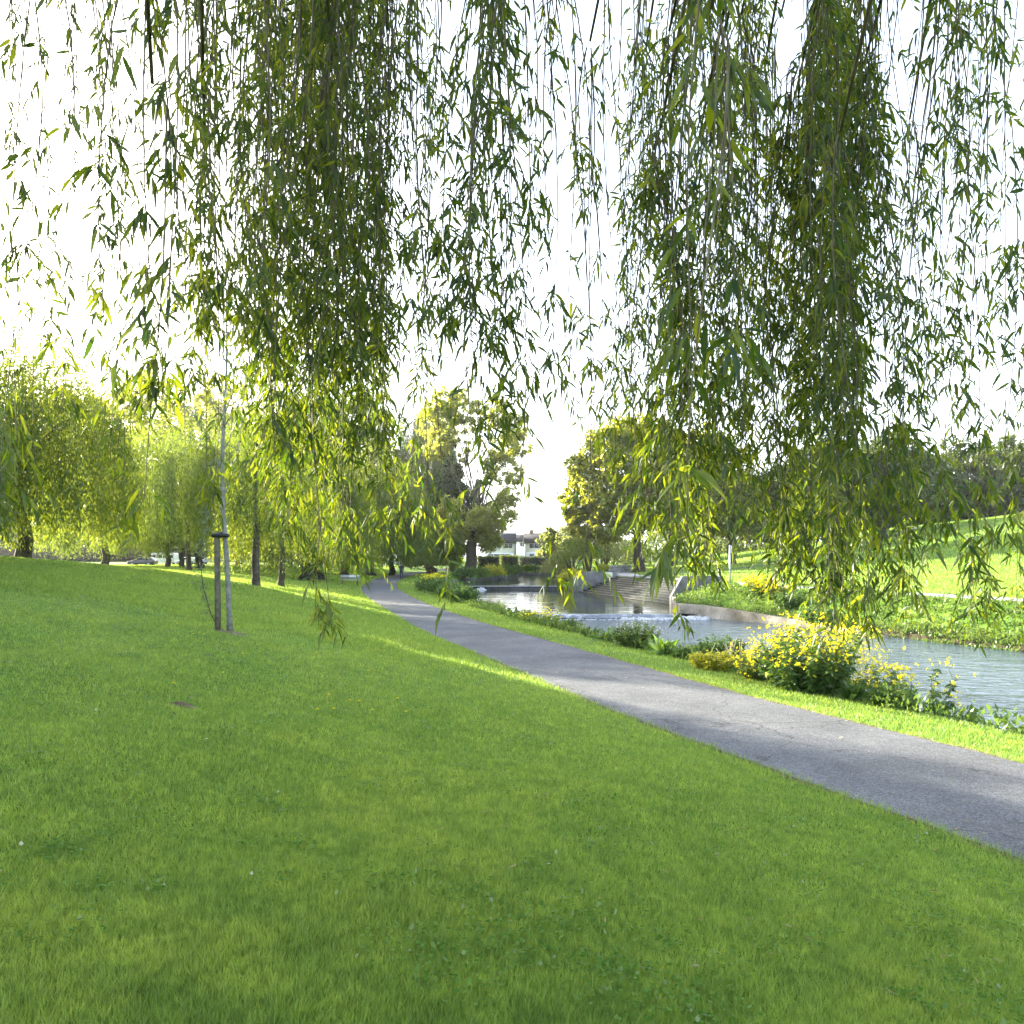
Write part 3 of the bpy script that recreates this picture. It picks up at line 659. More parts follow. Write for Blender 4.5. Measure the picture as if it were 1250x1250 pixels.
# ------------------------------------------------------------------ houses
def window(parent, cx, z0, z1, wd, y, n=2):
    f = MB()
    f.box(cx - wd / 2, cx + wd / 2, y - 0.08, y - 0.03, z0, z0 + 0.08); f.box(cx - wd / 2, cx + wd / 2, y - 0.08, y - 0.03, z1 - 0.08, z1)
    for k in range(n + 1):
        x = cx - wd / 2 + 0.04 + (wd - 0.08) * k / n
        f.box(x - 0.04, x + 0.04, y - 0.08, y - 0.03, z0 + 0.08, z1 - 0.08)
    wo = f.build('window', M['white_paint'], parent)
    MB().box(cx - wd / 2 + 0.02, cx + wd / 2 - 0.02, y - 0.025, y - 0.004, z0 + 0.02, z1 - 0.02).build('pane', M['glass'], wo)
def house(px0, px1, D, label, gable_right, bay, chim):
    x0, x1 = (px0 - 625) / F * D, (px1 - 625) / F * D
    zb = -1.15; cx = (x0 + x1) / 2; w2 = (x1 - x0) / 2
    h = empty('house', (cx, D, zb), label, 'house')
    eave = (HZ - 662.5) / F * D - zb; ridge = (HZ - 650) / F * D - zb; dep = 8.0
    MB().box(-w2, w2, 0, dep, -0.5, eave).build('wall', M['render_cream'], h)
    rf_ = MB(); ov = 0.35
    rf_.prism([(-0.5, eave - 0.15), (dep + 0.5, eave - 0.15), (dep / 2, ridge)], -w2 - ov, w2 + ov, 'x')
    ro = rf_.build('roof', M['slate'], h)
    if chim:
        MB().box(-0.55 + chim, 0.55 + chim, dep / 2 - .4, dep / 2 + .4, ridge - 0.8, ridge + 0.75).box(-.3 + chim, -.05 + chim, dep / 2 - .12, dep / 2 + .12, ridge + .75, ridge + 1.05).box(.05 + chim, .3 + chim, dep / 2 - .12, dep / 2 + .12, ridge + .75, ridge + 1.05).build('chimney', M['brick'], ro)
    if gable_right:
        MB().prism([(-0.25, -0.5), (dep, -0.5), (dep, eave - .16), (dep / 2, ridge - .25), (-0.25, eave - .16)], w2 + 0.003, w2 + 0.25, 'x').build('gable_wall', M['gable'], h)
    zs = eave - 1.5
    window(h, -w2 * 0.35, zs, eave - 0.25, w2 * 0.85, 0, 3)
    window(h, w2 * 0.55, zs, eave - 0.25, w2 * 0.55, 0, 2)
    if bay:
        MB().box(-w2 * .95, w2 * .9, -1.3, -0.003, -0.4, eave * 0.46).build('porch', M['render_white'], h)
        window(h, -w2 * .05, eave * .14, eave * .40, w2 * 1.5, -1.3, 4)
    else:
        MB().box(-w2 * .95, w2 * .95, -0.4, -0.003, -0.4, eave * 0.5).build('bay', M['render_white'], h)
        window(h, w2 * .1, eave * .18, eave * .42, w2 * .6, -0.4, 2)
        MB().box(-w2 * .75, -w2 * .5, -0.46, -0.404, -0.1, eave * .4).build('door', M['glass'], h)
    return h
house(592, 629, 188, 'cream house with slate roof left of the gap, half behind the tree', True, True, 0)
house(641, 684, 190, 'cream house with a brick chimney right of the gap', False, False, -2.9)
house(668 + 4, 712, 196, 'cream house hidden behind the pale tree', False, True, 0)
h3 = empty('house', ((636.5 - 625) / F * 225, 225, -1.0), 'pale grey gabled house seen in the gap between the cream houses', 'house')
zr = (HZ - 652) / F * 225 + 1.0; ze = (HZ - 661) / F * 225 + 1.0
MB().box(-2.6, 2.6, 0, 8, -0.5, ze).build('wall', M['render_white'], h3)
MB().prism([(-0.4, ze - .1), (8.4, ze - .1), (4, zr)], -2.9, 2.9, 'x').build('roof', M['slate'], h3)
window(h3, 0.3, ze - 1.6, ze - .3, 1.5, 0, 2)
MB().box(-2.0, 2.2, -3, -0.003, -0.4, ze * .55).build('porch', M['render_white'], h3)

# ------------------------------------------------------------------ vehicles
def vehicle(px, D, label, mat, kind_='car', rz=0.0, L=4.2, cat='car'):
    v = empty('parked_' + kind_, on(px, D), label, cat, 'vehicles parked beyond the lawn', rz)
    if kind_ == 'van':
        prof = [(-2.7, .35), (2.5, .35), (2.65, .6), (2.65, 2.1), (2.5, 2.25), (-1.7, 2.25), (-2.25, 1.75), (-2.6, 1.15), (-2.75, .95)]; H0, H1 = 1.28, 1.88; wins = [(-1.95, -1.0), (-.85, .3), (.42, 1.4), (1.52, 2.45)]; hw = .95; wx = (-1.75, 1.7); L = 5.4
    else:
        s = L / 4.2
        prof = [(-2.1 * s, .32), (2.05 * s, .32), (2.1 * s, .7), (2.0 * s, .98), (1.5 * s, 1.42), (.4 * s, 1.47), (-.4 * s, 1.4), (-1.05 * s, .98), (-1.95 * s, .8), (-2.1 * s, .6)]; H0, H1 = .98, 1.33; wins = [(-.75 * s, .25 * s), (.35 * s, 1.25 * s)]; hw = .85; wx = (-1.3 * s, 1.3 * s)
    b = MB().prism(prof[::-1], -hw, hw, 'y').build('body', mat, v)
    bv = b.modifiers.new('bevel', 'BEVEL'); bv.width = 0.08; bv.segments = 2
    for (a, c) in wins:
        MB().prism([(a, H0), (c, H0), (c - .05, H1), (a + .14, H1)][::-1], -hw - 0.012, hw + 0.012, 'y').build('side_window', M['glass'], v)
    for x in wx:
        for sy in (-1, 1):
            th = np.linspace(0, 2 * PI, 17)[:-1]
            tw = MB(); tw.prism(np.stack([x + .32 * np.cos(th), .32 + .32 * np.sin(th)], -1), sy * (hw - .2), sy * (hw + .02), 'y')
            wo = tw.build('wheel', M['tyre'], v)
            MB().prism(np.stack([x + .2 * np.cos(th), .32 + .2 * np.sin(th)], -1), sy * (hw + .021), sy * (hw + .035), 'y').build('rim', M['galv'], wo)
    for sy in (-.6, .6):
        fx = prof[-1][0]
        MB().box(fx - .02, fx + .1, sy - .15, sy + .15, .68, .84).build('headlight', M['lamp_clear'], v)
        MB().box(prof[1][0] - .02, prof[1][0] + .1, sy - .12, sy + .12, .72, .92).build('tail_light', M['lamp_red'], v)
    return v
vehicle(199, 140, 'long white minibus behind the leftmost willow trunks', M['car_white'], 'van', 0, cat='van')
vehicle(228, 138, 'white hatchback behind the trunks right of the minibus', M['car_white'], 'car')
vehicle(174, 118, 'dark car at the left end of the parked row', M['car_dark'], 'car', 0.1)
vehicle(257, 142, 'blue grey car behind the staked sapling', M['car_blue'], 'car')
vehicle(301, 144, 'white car behind the slender willow trunk', M['car_white'], 'car', PI)
vehicle(347, 146, 'silver car behind the short willow trunk', M['car_silver'], 'car')
vehicle(486, 140, 'white car beyond the path, right of the dark willow trunk', M['car_white'], 'car', 0.2)

# ------------------------------------------------------------------ person on the path
pb = on(490, 74)
pz = -2.372
pe = empty('person', (pb[0] + 0.0, 74, pz), 'person in navy clothes walking along the far end of the path', 'person', rz=0.2)
def lathe(mb, P, R, k=10, sq=1.0):
    P = np.asarray(P, float); th = np.linspace(0, 2 * PI, k, endpoint=False); n = len(P); R = np.asarray(R, float)
    V = np.stack([P[:, None, 0] + R[:, None] * np.cos(th), P[:, None, 1] + R[:, None] * sq * np.sin(th), np.broadcast_to(P[:, None, 2], (n, k))], -1).reshape(-1, 3)
    i = np.arange(n - 1)[:, None] * k; j = np.arange(k)[None, :]; j2 = (j + 1) % k
    return mb.add(V, [np.stack([i + j, i + j2, i + k + j2, i + k + j], -1).reshape(-1, 4), np.arange(k)[::-1].reshape(1, -1), (np.arange(k) + (n - 1) * k).reshape(1, -1)])
def skin_figure(name, joints, edges, parent, mat):
    me = bpy.data.meshes.new(name); me.from_pydata([j[:3] for j in joints], edges, []); me.update()
    o = bpy.data.objects.new(name, me); COL.objects.link(o); o.parent = parent; me.materials.append(mat)
    sk = o.modifiers.new('skin', 'SKIN')
    if not me.skin_vertices: me.attributes.new if False else None
    bpy.context.view_layer.objects.active = o
    lay = me.skin_vertices[0].data if len(me.skin_vertices) else None
    if lay:
        for k, j in enumerate(joints): lay[k].radius = (j[3], j[4] if len(j) > 4 else j[3])
        lay[0].use_root = True
    sb = o.modifiers.new('subdivision', 'SUBSURF'); sb.levels = 1; sb.render_levels = 2
    return o
J = [(0, 0, .95, .15, .11), (0, 0, 1.15, .14, .10), (0, 0, 1.36, .17, .11), (0, 0, 1.47, .06), (0, -.02, 1.53, .075), (0, -.02, 1.62, .10, .105), (0, -.02, 1.70, .085),
     (-.19, 0, 1.40, .06), (-.24, .04, 1.14, .045), (-.22, -.10, .92, .035), (.19, 0, 1.40, .06), (.24, -.03, 1.14, .045), (.25, .10, .92, .035),
     (-.09, 0, .86, .085), (-.09, -.10, .48, .06), (-.09, -.12, .09, .042), (-.09, -.24, .05, .035), (.09, 0, .86, .085), (.09, .05, .48, .06), (.09, .22, .12, .042), (.09, .12, .05, .035)]
E_ = [(0, 1), (1, 2), (2, 3), (3, 4), (4, 5), (5, 6), (2, 7), (7, 8), (8, 9), (2, 10), (10, 11), (11, 12), (0, 13), (13, 14), (14, 15), (15, 16), (0, 17), (17, 18), (18, 19), (19, 20)]
bodyo = skin_figure('body', J, E_, pe, M['navy'])
hm = MB(); lathe(hm, [(0, .0, 1.55), (0, .005, 1.62), (0, .0, 1.70), (0, -.01, 1.76), (0, -.02, 1.785)], [.085, .118, .12, .085, .02]); hm.build('hair', M['hair'], pe, True)
fm = MB(); lathe(fm, [(0, -.075, 1.55), (0, -.085, 1.60), (0, -.075, 1.67)], [.05, .065, .05], 8); fm.build('face', M['skin'], pe, True)

# ------------------------------------------------------------------ trees
def limb_path(p0, p1, up=0.3, n=7, wob_=0.06):
    t = np.linspace(0, 1, n)[:, None]; p0 = np.asarray(p0, float); p1 = np.asarray(p1, float)
    L = np.linalg.norm(p1 - p0); P = p0 * (1 - t) + p1 * t
    P[:, 2] += up * L * (np.sin(t[:, 0] * PI) * 0.5)
    P[1:-1] += rng.normal(0, wob_ * L / n, (n - 2, 3)); return P
def trunk_mb(h, r, lean=(0, 0), flare=1.5, n=8, k=10):
    mb = MB(); t = np.linspace(0, 1, n)
    P = np.stack([lean[0] * t ** 1.4 + rng.normal(0, r * .25, n) * (t > 0), lean[1] * t ** 1.4 + rng.normal(0, r * .25, n) * (t > 0), -0.25 + (h + .25) * t], -1)
    R = r * (1 - 0.45 * t); R[0] *= flare; 
    P = np.insert(P, 1, P[0] + (P[1] - P[0]) * min(.5, 0.45 * r / ((h / n) + 1e-6) + .12), axis=0); R = np.insert(R, 1, r * (1 + (flare - 1) * .25))
    mb.tube(P, R, k); return mb, P[-1], R[-1]
def weeping(name, px, D, H, R, zlow, tr, mat, label, nstr=420, nlv=16, ll=0.2, lw_=0.05, bark='bark', tlen=None, group=None, thx=None, asym=1.0, base=None):
    """weeping willow: dome of limbs, hanging curtains of leaves; zlow = height of strand ends above the ground"""
    b = on(px, D) if base is None else np.array(base)
    t_ = empty(name, b, label, 'tree', group)
    th = tlen or H * 0.42
    mb, tip, tr1 = trunk_mb(th, tr, (rng.normal(0, .15), rng.normal(0, .15)), 1.6)
    nl = 11; ends = []
    for k in range(nl):
        a = 2 * PI * k / nl + rng.normal(0, .2); rr = R * rng.uniform(.45, .95); zt = H * (1 - 0.38 * (rr / R) ** 2) * rng.uniform(.88, 1)
        p = np.array([rr * math.cos(a), rr * math.sin(a), zt]); P = limb_path(tip, p, .35)
        mb.tube(P, np.linspace(tr1 * .42, tr1 * .05 + .008, len(P)), 6); ends.append(P)
    mb.tube(limb_path(tip, (0, 0, H * .97), 0), np.linspace(tr1 * .7, .02, 7), 6)
    mb.build('trunk', M[bark], t_, True)
    # curtains: strands gather in tresses
    nstr = int(nstr * 1.5); ntr = max(10, nstr // 14)
    ta = rng.uniform(0, 2 * PI, ntr); trr = R * np.sqrt(rng.uniform(.02, 1, ntr)); tlo = zlow + rng.gamma(1.3, H * 0.07, ntr)
    idx = rng.integers(0, ntr, nstr)
    a = ta[idx] + rng.normal(0, .5 / np.maximum(.5, trr[idx]), nstr); r0 = np.clip(trr[idx] + rng.normal(0, R * .06, nstr), 0, R * 1.05)
    z0 = H * (1 - 0.36 * (r0 / R) ** 2.2) * rng.uniform(.9, 1.03, nstr)
    zl = np.maximum(tlo[idx] + rng.normal(0, H * .04, nstr), zlow * .8); zl = np.where(r0 < R * .35, np.maximum(zl, H * .35), zl); zl = np.minimum(zl, z0 - .6)
    nlv = int(nlv * 1.7)
    u = rng.random((nstr, nlv)) ** 0.9
    zz = z0[:, None] + (zl - z0)[:, None] * u
    drift = 0.10 * (z0 - zl)
    ax, ay = np.cos(a), np.sin(a)
    ro = r0[:, None] + drift[:, None] * np.sqrt(u) * asym
    Pn = np.stack([ro * ax[:, None], ro * ay[:, None], zz], -1) + rng.normal(0, .05 + R * .012, (nstr, nlv, 3)) * np.array([1, 1, .3])
    Pn = Pn.reshape(-1, 3)
    Dn = np.stack([rng.normal(0, .38, len(Pn)), rng.normal(0, .38, len(Pn)), -np.ones(len(Pn))], -1)
    V, Fq = leaves_far(Pn, Dn, ll * rng.uniform(.6, 1.4, len(Pn)), lw_ * rng.uniform(.7, 1.4, len(Pn)))
    cb = MB().add(V, Fq)
    # short leafy tips over the top of the dome
    nc = nstr * 5; aa = rng.uniform(0, 2 * PI, nc); rr = R * np.sqrt(rng.random(nc)); lump = 1 + .07 * np.sin(aa * 5 + rr) + .05 * np.sin(rr * 3)
    Pc = np.stack([rr * np.cos(aa), rr * np.sin(aa), H * (1 - 0.36 * (rr / R) ** 2.2) * lump - rng.gamma(1.2, H * .05, nc) + .1], -1)
    Dc = np.stack([rng.normal(0, .8, nc), rng.normal(0, .8, nc), rng.uniform(-1, .5, nc)], -1)
    V, Fq = leaves_far(Pc, Dc, ll * rng.uniform(.6, 1.4, nc), lw_ * 1.25 * rng.uniform(.7, 1.4, nc)); cb.add(V, Fq)
    cb.build('crown', M[mat], t_)
    return t_
def broad(name, px, D, H, label, mat, blobs, nleaf=9000, ls=0.34, tr=0.4, bark='bark', limbs=9, tlen=None, group=None, lean=(0, 0), base=None, loose=0.33, cat='tree', flare=1.5, lsc=.42, fork=.25):
    """broadleaf tree. blobs = (x, y, z, rx, rz, weight) lobes relative to the base; each lobe is filled with sprays of leaves near its surface"""
    b = on(px, D) if base is None else np.array(base)
    t_ = empty(name, b, label, cat, group)
    th = tlen or H * .3
    mb, tip, r1 = trunk_mb(th, tr, lean, flare)
    wsum = sum(bl[5] for bl in blobs)
    tot = []
    for (x, y, z, rx, rz, wt) in blobs:
        P = limb_path(tip - [0, 0, th * rng.uniform(0, fork)], (x, y, z), .12)
        mb.tube(P, np.linspace(r1 * lsc, r1 * .06 + .012, len(P)), 6)
        nn = int(nleaf * 2.6 * wt / wsum); ncl = max(10, nn // 44)
        dirs = unit(rng.normal(size=(ncl, 3))); rad = 1 - 0.5 * rng.random(ncl) ** 2.2
        rad *= 1 + .16 * np.sin(dirs[:, 0] * 5 + x) * np.sin(dirs[:, 2] * 4 + z) + rng.normal(0, .05, ncl)
        C = np.array([x, y, z]) + dirs * rad[:, None] * np.array([rx, rx, rz])
        for q_ in range(0, ncl, max(1, ncl // 7)):
            PP = limb_path(P[-2], C[q_] * .96 + np.array([x, y, z]) * .04, .1, 5); mb.tube(PP, np.linspace(r1 * .14 + .015, .012, 5), 4)
        ci = rng.integers(0, ncl, nn)
        tot.append(C[ci] + rng.normal(0, 1, (nn, 3)) * loose * rx * .32 * rng.uniform(.5, 1.2, (ncl, 1))[ci])
    P = np.vstack(tot)
    mb.build('trunk', M[bark], t_, True)
    Dn = unit(rng.normal(size=P.shape)) + np.array([0, 0, -.25])
    V, Fq = leaves_far(P, Dn, 1.12 * ls * rng.uniform(.6, 1.4, len(P)), 1.12 * ls * .68 * rng.uniform(.7, 1.3, len(P)))
    MB().add(V, Fq).build('crown', M[mat], t_)
    return t_
def lobes(R, z0, z1, n, flat=1.0, seed=0, top=0.55):
    r_ = random.Random(seed); out = []
    for k in range(n):
        f = (k + .5) / n; z = z0 + (z1 - z0) * f
        rr = R * math.sqrt(max(.06, 1 - ((f - .42) / .62) ** 2)); a = k * 2.4 + r_.uniform(-.4, .4); s = rr * r_.uniform(.40, .55)
        out.append((math.cos(a) * (rr - s), math.sin(a) * (rr - s), z, s * 1.05, s * .85 * flat, s * s))
    out.append((0, 0, (z0 + z1) / 2, R * .6, (z1 - z0) * .42, R * R * .30))
    return out

GW = 'willows on the left lawn'
weeping('weeping_willow', 312, 34, 8.6, 2.9, 1.9, .20, 'olive_leaf', 'slender willow whose bare trunk stands left of the path on the lit lawn', 430, 26, .17, .032, group=GW, tlen=4.8)
weeping('weeping_willow', 343, 40, 8.2, 3.3, 1.1, .20, 'far_willow', 'bright willow with a short ivy flecked trunk right of the slender one', 430, 26, .18, .034, group=GW, tlen=3.4)
weeping('weeping_willow', 231, 63, 13.2, 7.6, 2.6, .24, 'olive_leaf', 'wide olive willow dome behind the staked sapling', 900, 26, .26, .06, group=GW)
weeping('weeping_willow', 372, 60, 12.0, 5.2, .9, .5, 'far_willow', 'yellow green willow over a pair of dark trunks, left one', 620, 26, .26, .06, 'darkbark', group=GW)
weeping('weeping_willow', 388, 64, 11.0, 5.0, .9, .55, 'far_willow', 'yellow green willow over a pair of dark trunks, right one', 620, 24, .26, .06, 'darkbark', group=GW)
weeping('weeping_willow', 420, 82, 13.5, 6.5, 1.3, .5, 'far_willow', 'bright yellow willow behind the grey bench', 620, 26, .32, .075, 'darkbark', group=GW)
weeping('weeping_willow', 452, 86, 15.0, 6.8, 1.6, .62, 'far_willow', 'large willow with a thick flared trunk where the path bends', 680, 26, .32, .075, 'darkbark', group=GW)
weeping('weeping_willow', 477, 92, 13.5, 3.6, 1.5, .42, 'cold_leaf', 'narrow blue green willow between the flared trunk and the path', 520, 26, .3, .07, 'darkbark', group=GW)
weeping('weeping_willow', 527, 103, 8.8, 4.6, .8, .75, 'olive_leaf', 'low rounded willow with an ivy covered trunk beside the big poplar', 520, 24, .3, .075, 'bark', group=GW)
weeping('weeping_willow', 205, 92, 9.4, 5.0, 2.6, .36, 'far_willow', 'sunlit willow in front of the white minibus', 420, 24, .3, .075, group=GW)
weeping('weeping_willow', 223, 95, 9.4, 4.6, 2.5, .36, 'far_willow', 'willow with a thin straight trunk in front of the white hatchback', 420, 24, .3, .075, group=GW)
weeping('weeping_willow', 243, 82, 9.5, 4.6, 2.3, .42, 'olive_leaf', 'willow with a dark forked base just left of the stake', 420, 24, .3, .07, 'darkbark', group=GW)
weeping('weeping_willow', 290, 108, 10, 5.2, 1.8, .36, 'far_willow', 'far willow with a thin trunk left of the slender willow', 420, 24, .3, .08, group=GW)
weeping('weeping_willow', 128, 78, 12, 6.0, 1.5, .45, 'olive_leaf', 'willow at the far left edge of the lawn', 700, 24, .28, .06, group=GW)
weeping('weeping_willow', 30, 36.5, 11.0, 4.8, 1.0, .4, 'far_willow', 'willow leftmost of the row above the grass slope', 900, 24, .24, .055, group=GW)
for (x_, y_, h_, r_) in ((-14.2, 12.5, 5.2, 3.3), (-17.6, 17.2, 6.1, 3.6), (-20.6, 22.0, 8.2, 3.8), (-24.8, 26.5, 10.2, 4.2), (-12.5, 7.5, 5.0, 3.3)):  # added out of view: heights chosen to block the low sun from lawn and path
    weeping('weeping_willow', 0, 0, h_, r_, .8, .3, 'olive_leaf', 'unseen low willow added beyond the left edge to shade the near lawn', 1200, 26, .22, .055, group='unseen low willows added to shade the lawn', base=(x_, y_, gz(x_, y_)))
for k, (x_, y_) in enumerate(((-37, 26), (-42, 31), (-46, 37), (-38, 34), (-34, 21))):  # added sun blockers out of view: high crowns darken only the upper hanging strands
    broad('tall_tree', 0, 0, 29, 'unseen tall bare stemmed tree added far left to shade the upper willow strands', 'olive_leaf', lobes(4.8, 18.7 if k in (0, 3, 4) else 21.7, 31, 8, seed=60 + k), 5000, .5, .4, group='unseen tall trees added to shade the willow strands', base=(x_, y_, gz(x_, y_)), tlen=16)

GB = 'tall trees behind the willows'
broad('tall_tree', 180, 122, 35, 'tall light green tree behind the minibus', 'poplar_leaf', lobes(10, 7, 33, 12, seed=1), 8000, .5, .5, group=GB)
broad('tall_tree', 275, 126, 35, 'tall light green tree behind the olive willow dome', 'poplar_leaf', lobes(10, 7, 33, 12, seed=2), 8000, .5, .5, group=GB)
broad('tall_tree', 365, 124, 33, 'tall green tree behind the bright willows', 'olive_leaf', lobes(10, 7, 31, 12, seed=3), 8000, .5, .5, group=GB)
broad('tall_tree', 440, 128, 34, 'tall green tree behind the flared trunk willow', 'olive_leaf', lobes(9, 7, 32, 12, seed=4), 8000, .5, .5, group=GB)
broad('tall_tree', 80, 110, 28, 'tall tree at the far left behind the dark car', 'poplar_leaf', lobes(9, 7, 27, 10, seed=5), 8000, .5, .5, group=GB)
weeping('feathery_tree', 521, 124, 27.5, 5.6, 6, .6, 'pale_leaf', 'pale feathery tree rising behind the dark tree', 900, 26, .5, .09, tlen=12)
broad('feathery_tree', 500, 130, 20, 'pale feathery lower tree left of the dark tree', 'pale_leaf', lobes(5, 5, 18, 8, 1.2, seed=8), 6500, .45, .4)

# dark tree and the big poplar
broad('dark_tree', 553, 108, 19, 'dark green tree in front of the pale feathery tree', 'dark_leaf',
      [(0, 0, 15.5, 1.6, 2.6, 3), (-.6, 0, 12.6, 2.6, 2.2, 6), (1.2, 0, 10.5, 2.8, 2.4, 7), (-2.3, 0, 9.4, 2.8, 2.2, 7), (-3.2, 0, 6.4, 2.6, 2, 5), (.4, 0, 7, 3.0, 2.2, 6), (2.2, -.5, 7.6, 2.2, 2, 4), (0, -1, 4, 2.6, 1.8, 3)], 9000, .36, .4, 'darkbark', loose=.3)
pop = on(572, 100)
broad('poplar_tree', 572, 100, 25, 'tall forked poplar by the pool with bare grey limbs', 'poplar_leaf',
      [(-5.2, .5, 21.5, 2.1, 2.4, 4), (-3.2, -.5, 23.8, 1.9, 2.0, 4), (-1.2, .3, 23.2, 1.7, 2.6, 4), (-2.6, .8, 19.6, 2.0, 2.2, 4), (-4.4, 0, 17.6, 1.8, 2, 2.5), (1.2, 0, 21.8, 1.6, 2.2, 3),
       (4.0, .3, 22.6, 1.9, 2.2, 4), (6.2, 0, 20.4, 2.0, 2.4, 4), (5.2, -.6, 17.4, 2.2, 2.2, 4.5), (7.4, .2, 17.8, 1.3, 1.8, 2), (3.6, .5, 14.6, 1.9, 1.8, 3), (6.4, 0, 13.6, 1.5, 1.6, 2), (5.6, 0, 10.8, 1.7, 1.4, 2.5), (-.6, .5, 17, 1.0, 1.6, 1),
       (3.9, .6, 8.0, 2.6, 2.0, 6), (2.4, 0, 5.2, 1.9, 1.5, 4), (1.6, -1.6, 7.4, 2.1, 1.7, 4), (3.0, -.8, 4.2, 2.0, 1.4, 3), (-1.8, -1, 6.0, 2.2, 1.8, 4), (-3.0, .5, 4.0, 2, 1.4, 3), (-2.6, 0, 9.2, 1.7, 1.6, 2.4)], 14000, .32, .85, 'bark', tlen=13, lean=(1.2, 0), loose=.40, flare=1.35, lsc=.3, fork=.7)

# right bank
GR = 'trees on the right bank'
broad('broadleaf_tree', 779, 86, 19, 'big round yellow green tree at the head of the steps, dark trunk', 'oak_leaf',
      [(-5.6, 0, 12.2, 2.9, 2.8, 7), (-3.4, -.6, 15.2, 2.9, 2.5, 7), (-.6, .4, 16.6, 3.0, 2.3, 7), (2.2, 0, 15.6, 2.8, 2.6, 7), (-7.0, 0, 9.0, 2.4, 2.3, 5), (-4.8, -2, 8.8, 3.0, 2.6, 7), (-1.6, -2.6, 11.6, 3.2, 2.8, 8), (1.8, -2.2, 11.4, 3.2, 2.8, 8), (4.6, 0, 12.6, 2.8, 2.8, 6), (-1.4, -2.4, 7.6, 3.0, 2.2, 7), (-6.6, 0, 6.0, 2.3, 1.8, 4), (-3.6, -2, 5.2, 2.4, 1.6, 4), (2.4, -2, 7.2, 2.8, 2.2, 6), (5.4, 0, 8.4, 2.6, 2.4, 5)], 22000, .36, .72, 'darkbark', tlen=5.5, group=GR, loose=.3)
broad('broadleaf_tree', 851, 98, 20, 'yellow green tree behind the willow curtain, second from the steps', 'oak_leaf', lobes(7.2, 6, 18.5, 11, seed=12), 12000, .38, .8, 'darkbark', group=GR, tlen=6)
broad('broadleaf_tree', 818, 108, 18, 'slim trunked tree between the two big round trees', 'oak_leaf', lobes(5.5, 6, 17, 8, seed=13), 7000, .4, .4, 'darkbark', group=GR)
broad('broadleaf_tree', 893, 97, 13, 'tree with a flared trunk right behind the white plate pole', 'oak_leaf', lobes(5.0, 5.4, 12, 8, seed=14), 8000, .36, .55, 'darkbark', group=GR, tlen=4.5)
broad('broadleaf_tree', 868, 112, 17, 'thin tree standing back on the shaded slope', 'hill_leaf', lobes(5, 5, 16, 8, seed=15), 6500, .4, .35, 'darkbark', group=GR)
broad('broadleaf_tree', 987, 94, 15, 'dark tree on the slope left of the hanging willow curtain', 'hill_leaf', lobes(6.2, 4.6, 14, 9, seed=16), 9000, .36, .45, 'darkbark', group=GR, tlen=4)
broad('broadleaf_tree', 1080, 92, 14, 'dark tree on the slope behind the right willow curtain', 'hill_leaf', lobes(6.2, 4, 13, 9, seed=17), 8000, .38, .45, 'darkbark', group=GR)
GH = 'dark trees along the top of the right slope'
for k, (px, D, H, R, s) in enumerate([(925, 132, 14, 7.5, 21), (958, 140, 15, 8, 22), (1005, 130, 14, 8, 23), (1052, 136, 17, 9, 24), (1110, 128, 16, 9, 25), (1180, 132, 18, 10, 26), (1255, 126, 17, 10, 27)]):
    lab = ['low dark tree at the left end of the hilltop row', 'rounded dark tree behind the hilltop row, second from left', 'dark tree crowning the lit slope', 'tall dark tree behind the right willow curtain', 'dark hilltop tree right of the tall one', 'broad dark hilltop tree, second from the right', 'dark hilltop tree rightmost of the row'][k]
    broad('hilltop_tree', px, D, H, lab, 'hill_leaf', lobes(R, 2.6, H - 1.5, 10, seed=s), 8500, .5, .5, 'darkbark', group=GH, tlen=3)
# willowy shrubs and pale tree by the pool
broad('pale_tree', 674, 132, 8.0, 'pale yellow green tree with a curved trunk before the right house', 'pale_leaf', lobes(2.7, 2.6, 7, 8, seed=31), 3000, .34, .28, 'darkbark', lean=(-1.8, 0), tlen=3.0)
broad('pale_tree', 700, 126, 9.0, 'pale yellow green tree right of the curved trunk', 'pale_leaf', lobes(3.8, 2.2, 8.2, 8, seed=32), 3600, .34, .3, 'darkbark')
GS = 'grey green shrubs beyond the wing wall'
def shrub(name, px, D, H, R, mat, label, n=3500, ls=.2, group=None, zc=.5, base=None, up=0.0, asp=.62, parts=None):
    b = on(px, D) if base is None else np.array(base)
    t_ = empty(name, b, label, 'shrub', group)
    mb = MB()
    ends = []
    for k in range(9):
        a = rng.uniform(0, 2 * PI); rr = R * rng.uniform(.2, .85)
        P = limb_path((rng.normal(0, .08 * R), rng.normal(0, .08 * R), -.1), (rr * math.cos(a), rr * math.sin(a), H * rng.uniform(.5, .92)), .2, 6)
        mb.tube(P, np.linspace(.022 * H + .008, .006, 6), 5); ends.append(P[-1])
    mb.build('stem', M['twig'], t_, True)
    ncl = max(14, n // 30)
    d = unit(rng.normal(size=(ncl, 3))); d[:, 2] = np.abs(d[:, 2]) * 1.1 - .25
    C = d * np.array([R, R, H * .55]) * (1 - .55 * rng.random((ncl, 1)) ** 2) * (1 + rng.normal(0, .1, (ncl, 1))) + [0, 0, H * .42]
    ci = rng.integers(0, ncl, n)
    P = C[ci] + rng.normal(0, 1, (n, 3)) * min(R, H) * .12
    P[:, 2] = np.maximum(P[:, 2], .02)
    Dn = unit(rng.normal(size=P.shape)) + np.array([0, 0, up])
    V, Fq = leaves_far(P, Dn, ls * rng.uniform(.6, 1.4, n), ls * asp * rng.uniform(.7, 1.3, n))
    MB().add(V, Fq).build('foliage', M[mat], t_)
    return t_
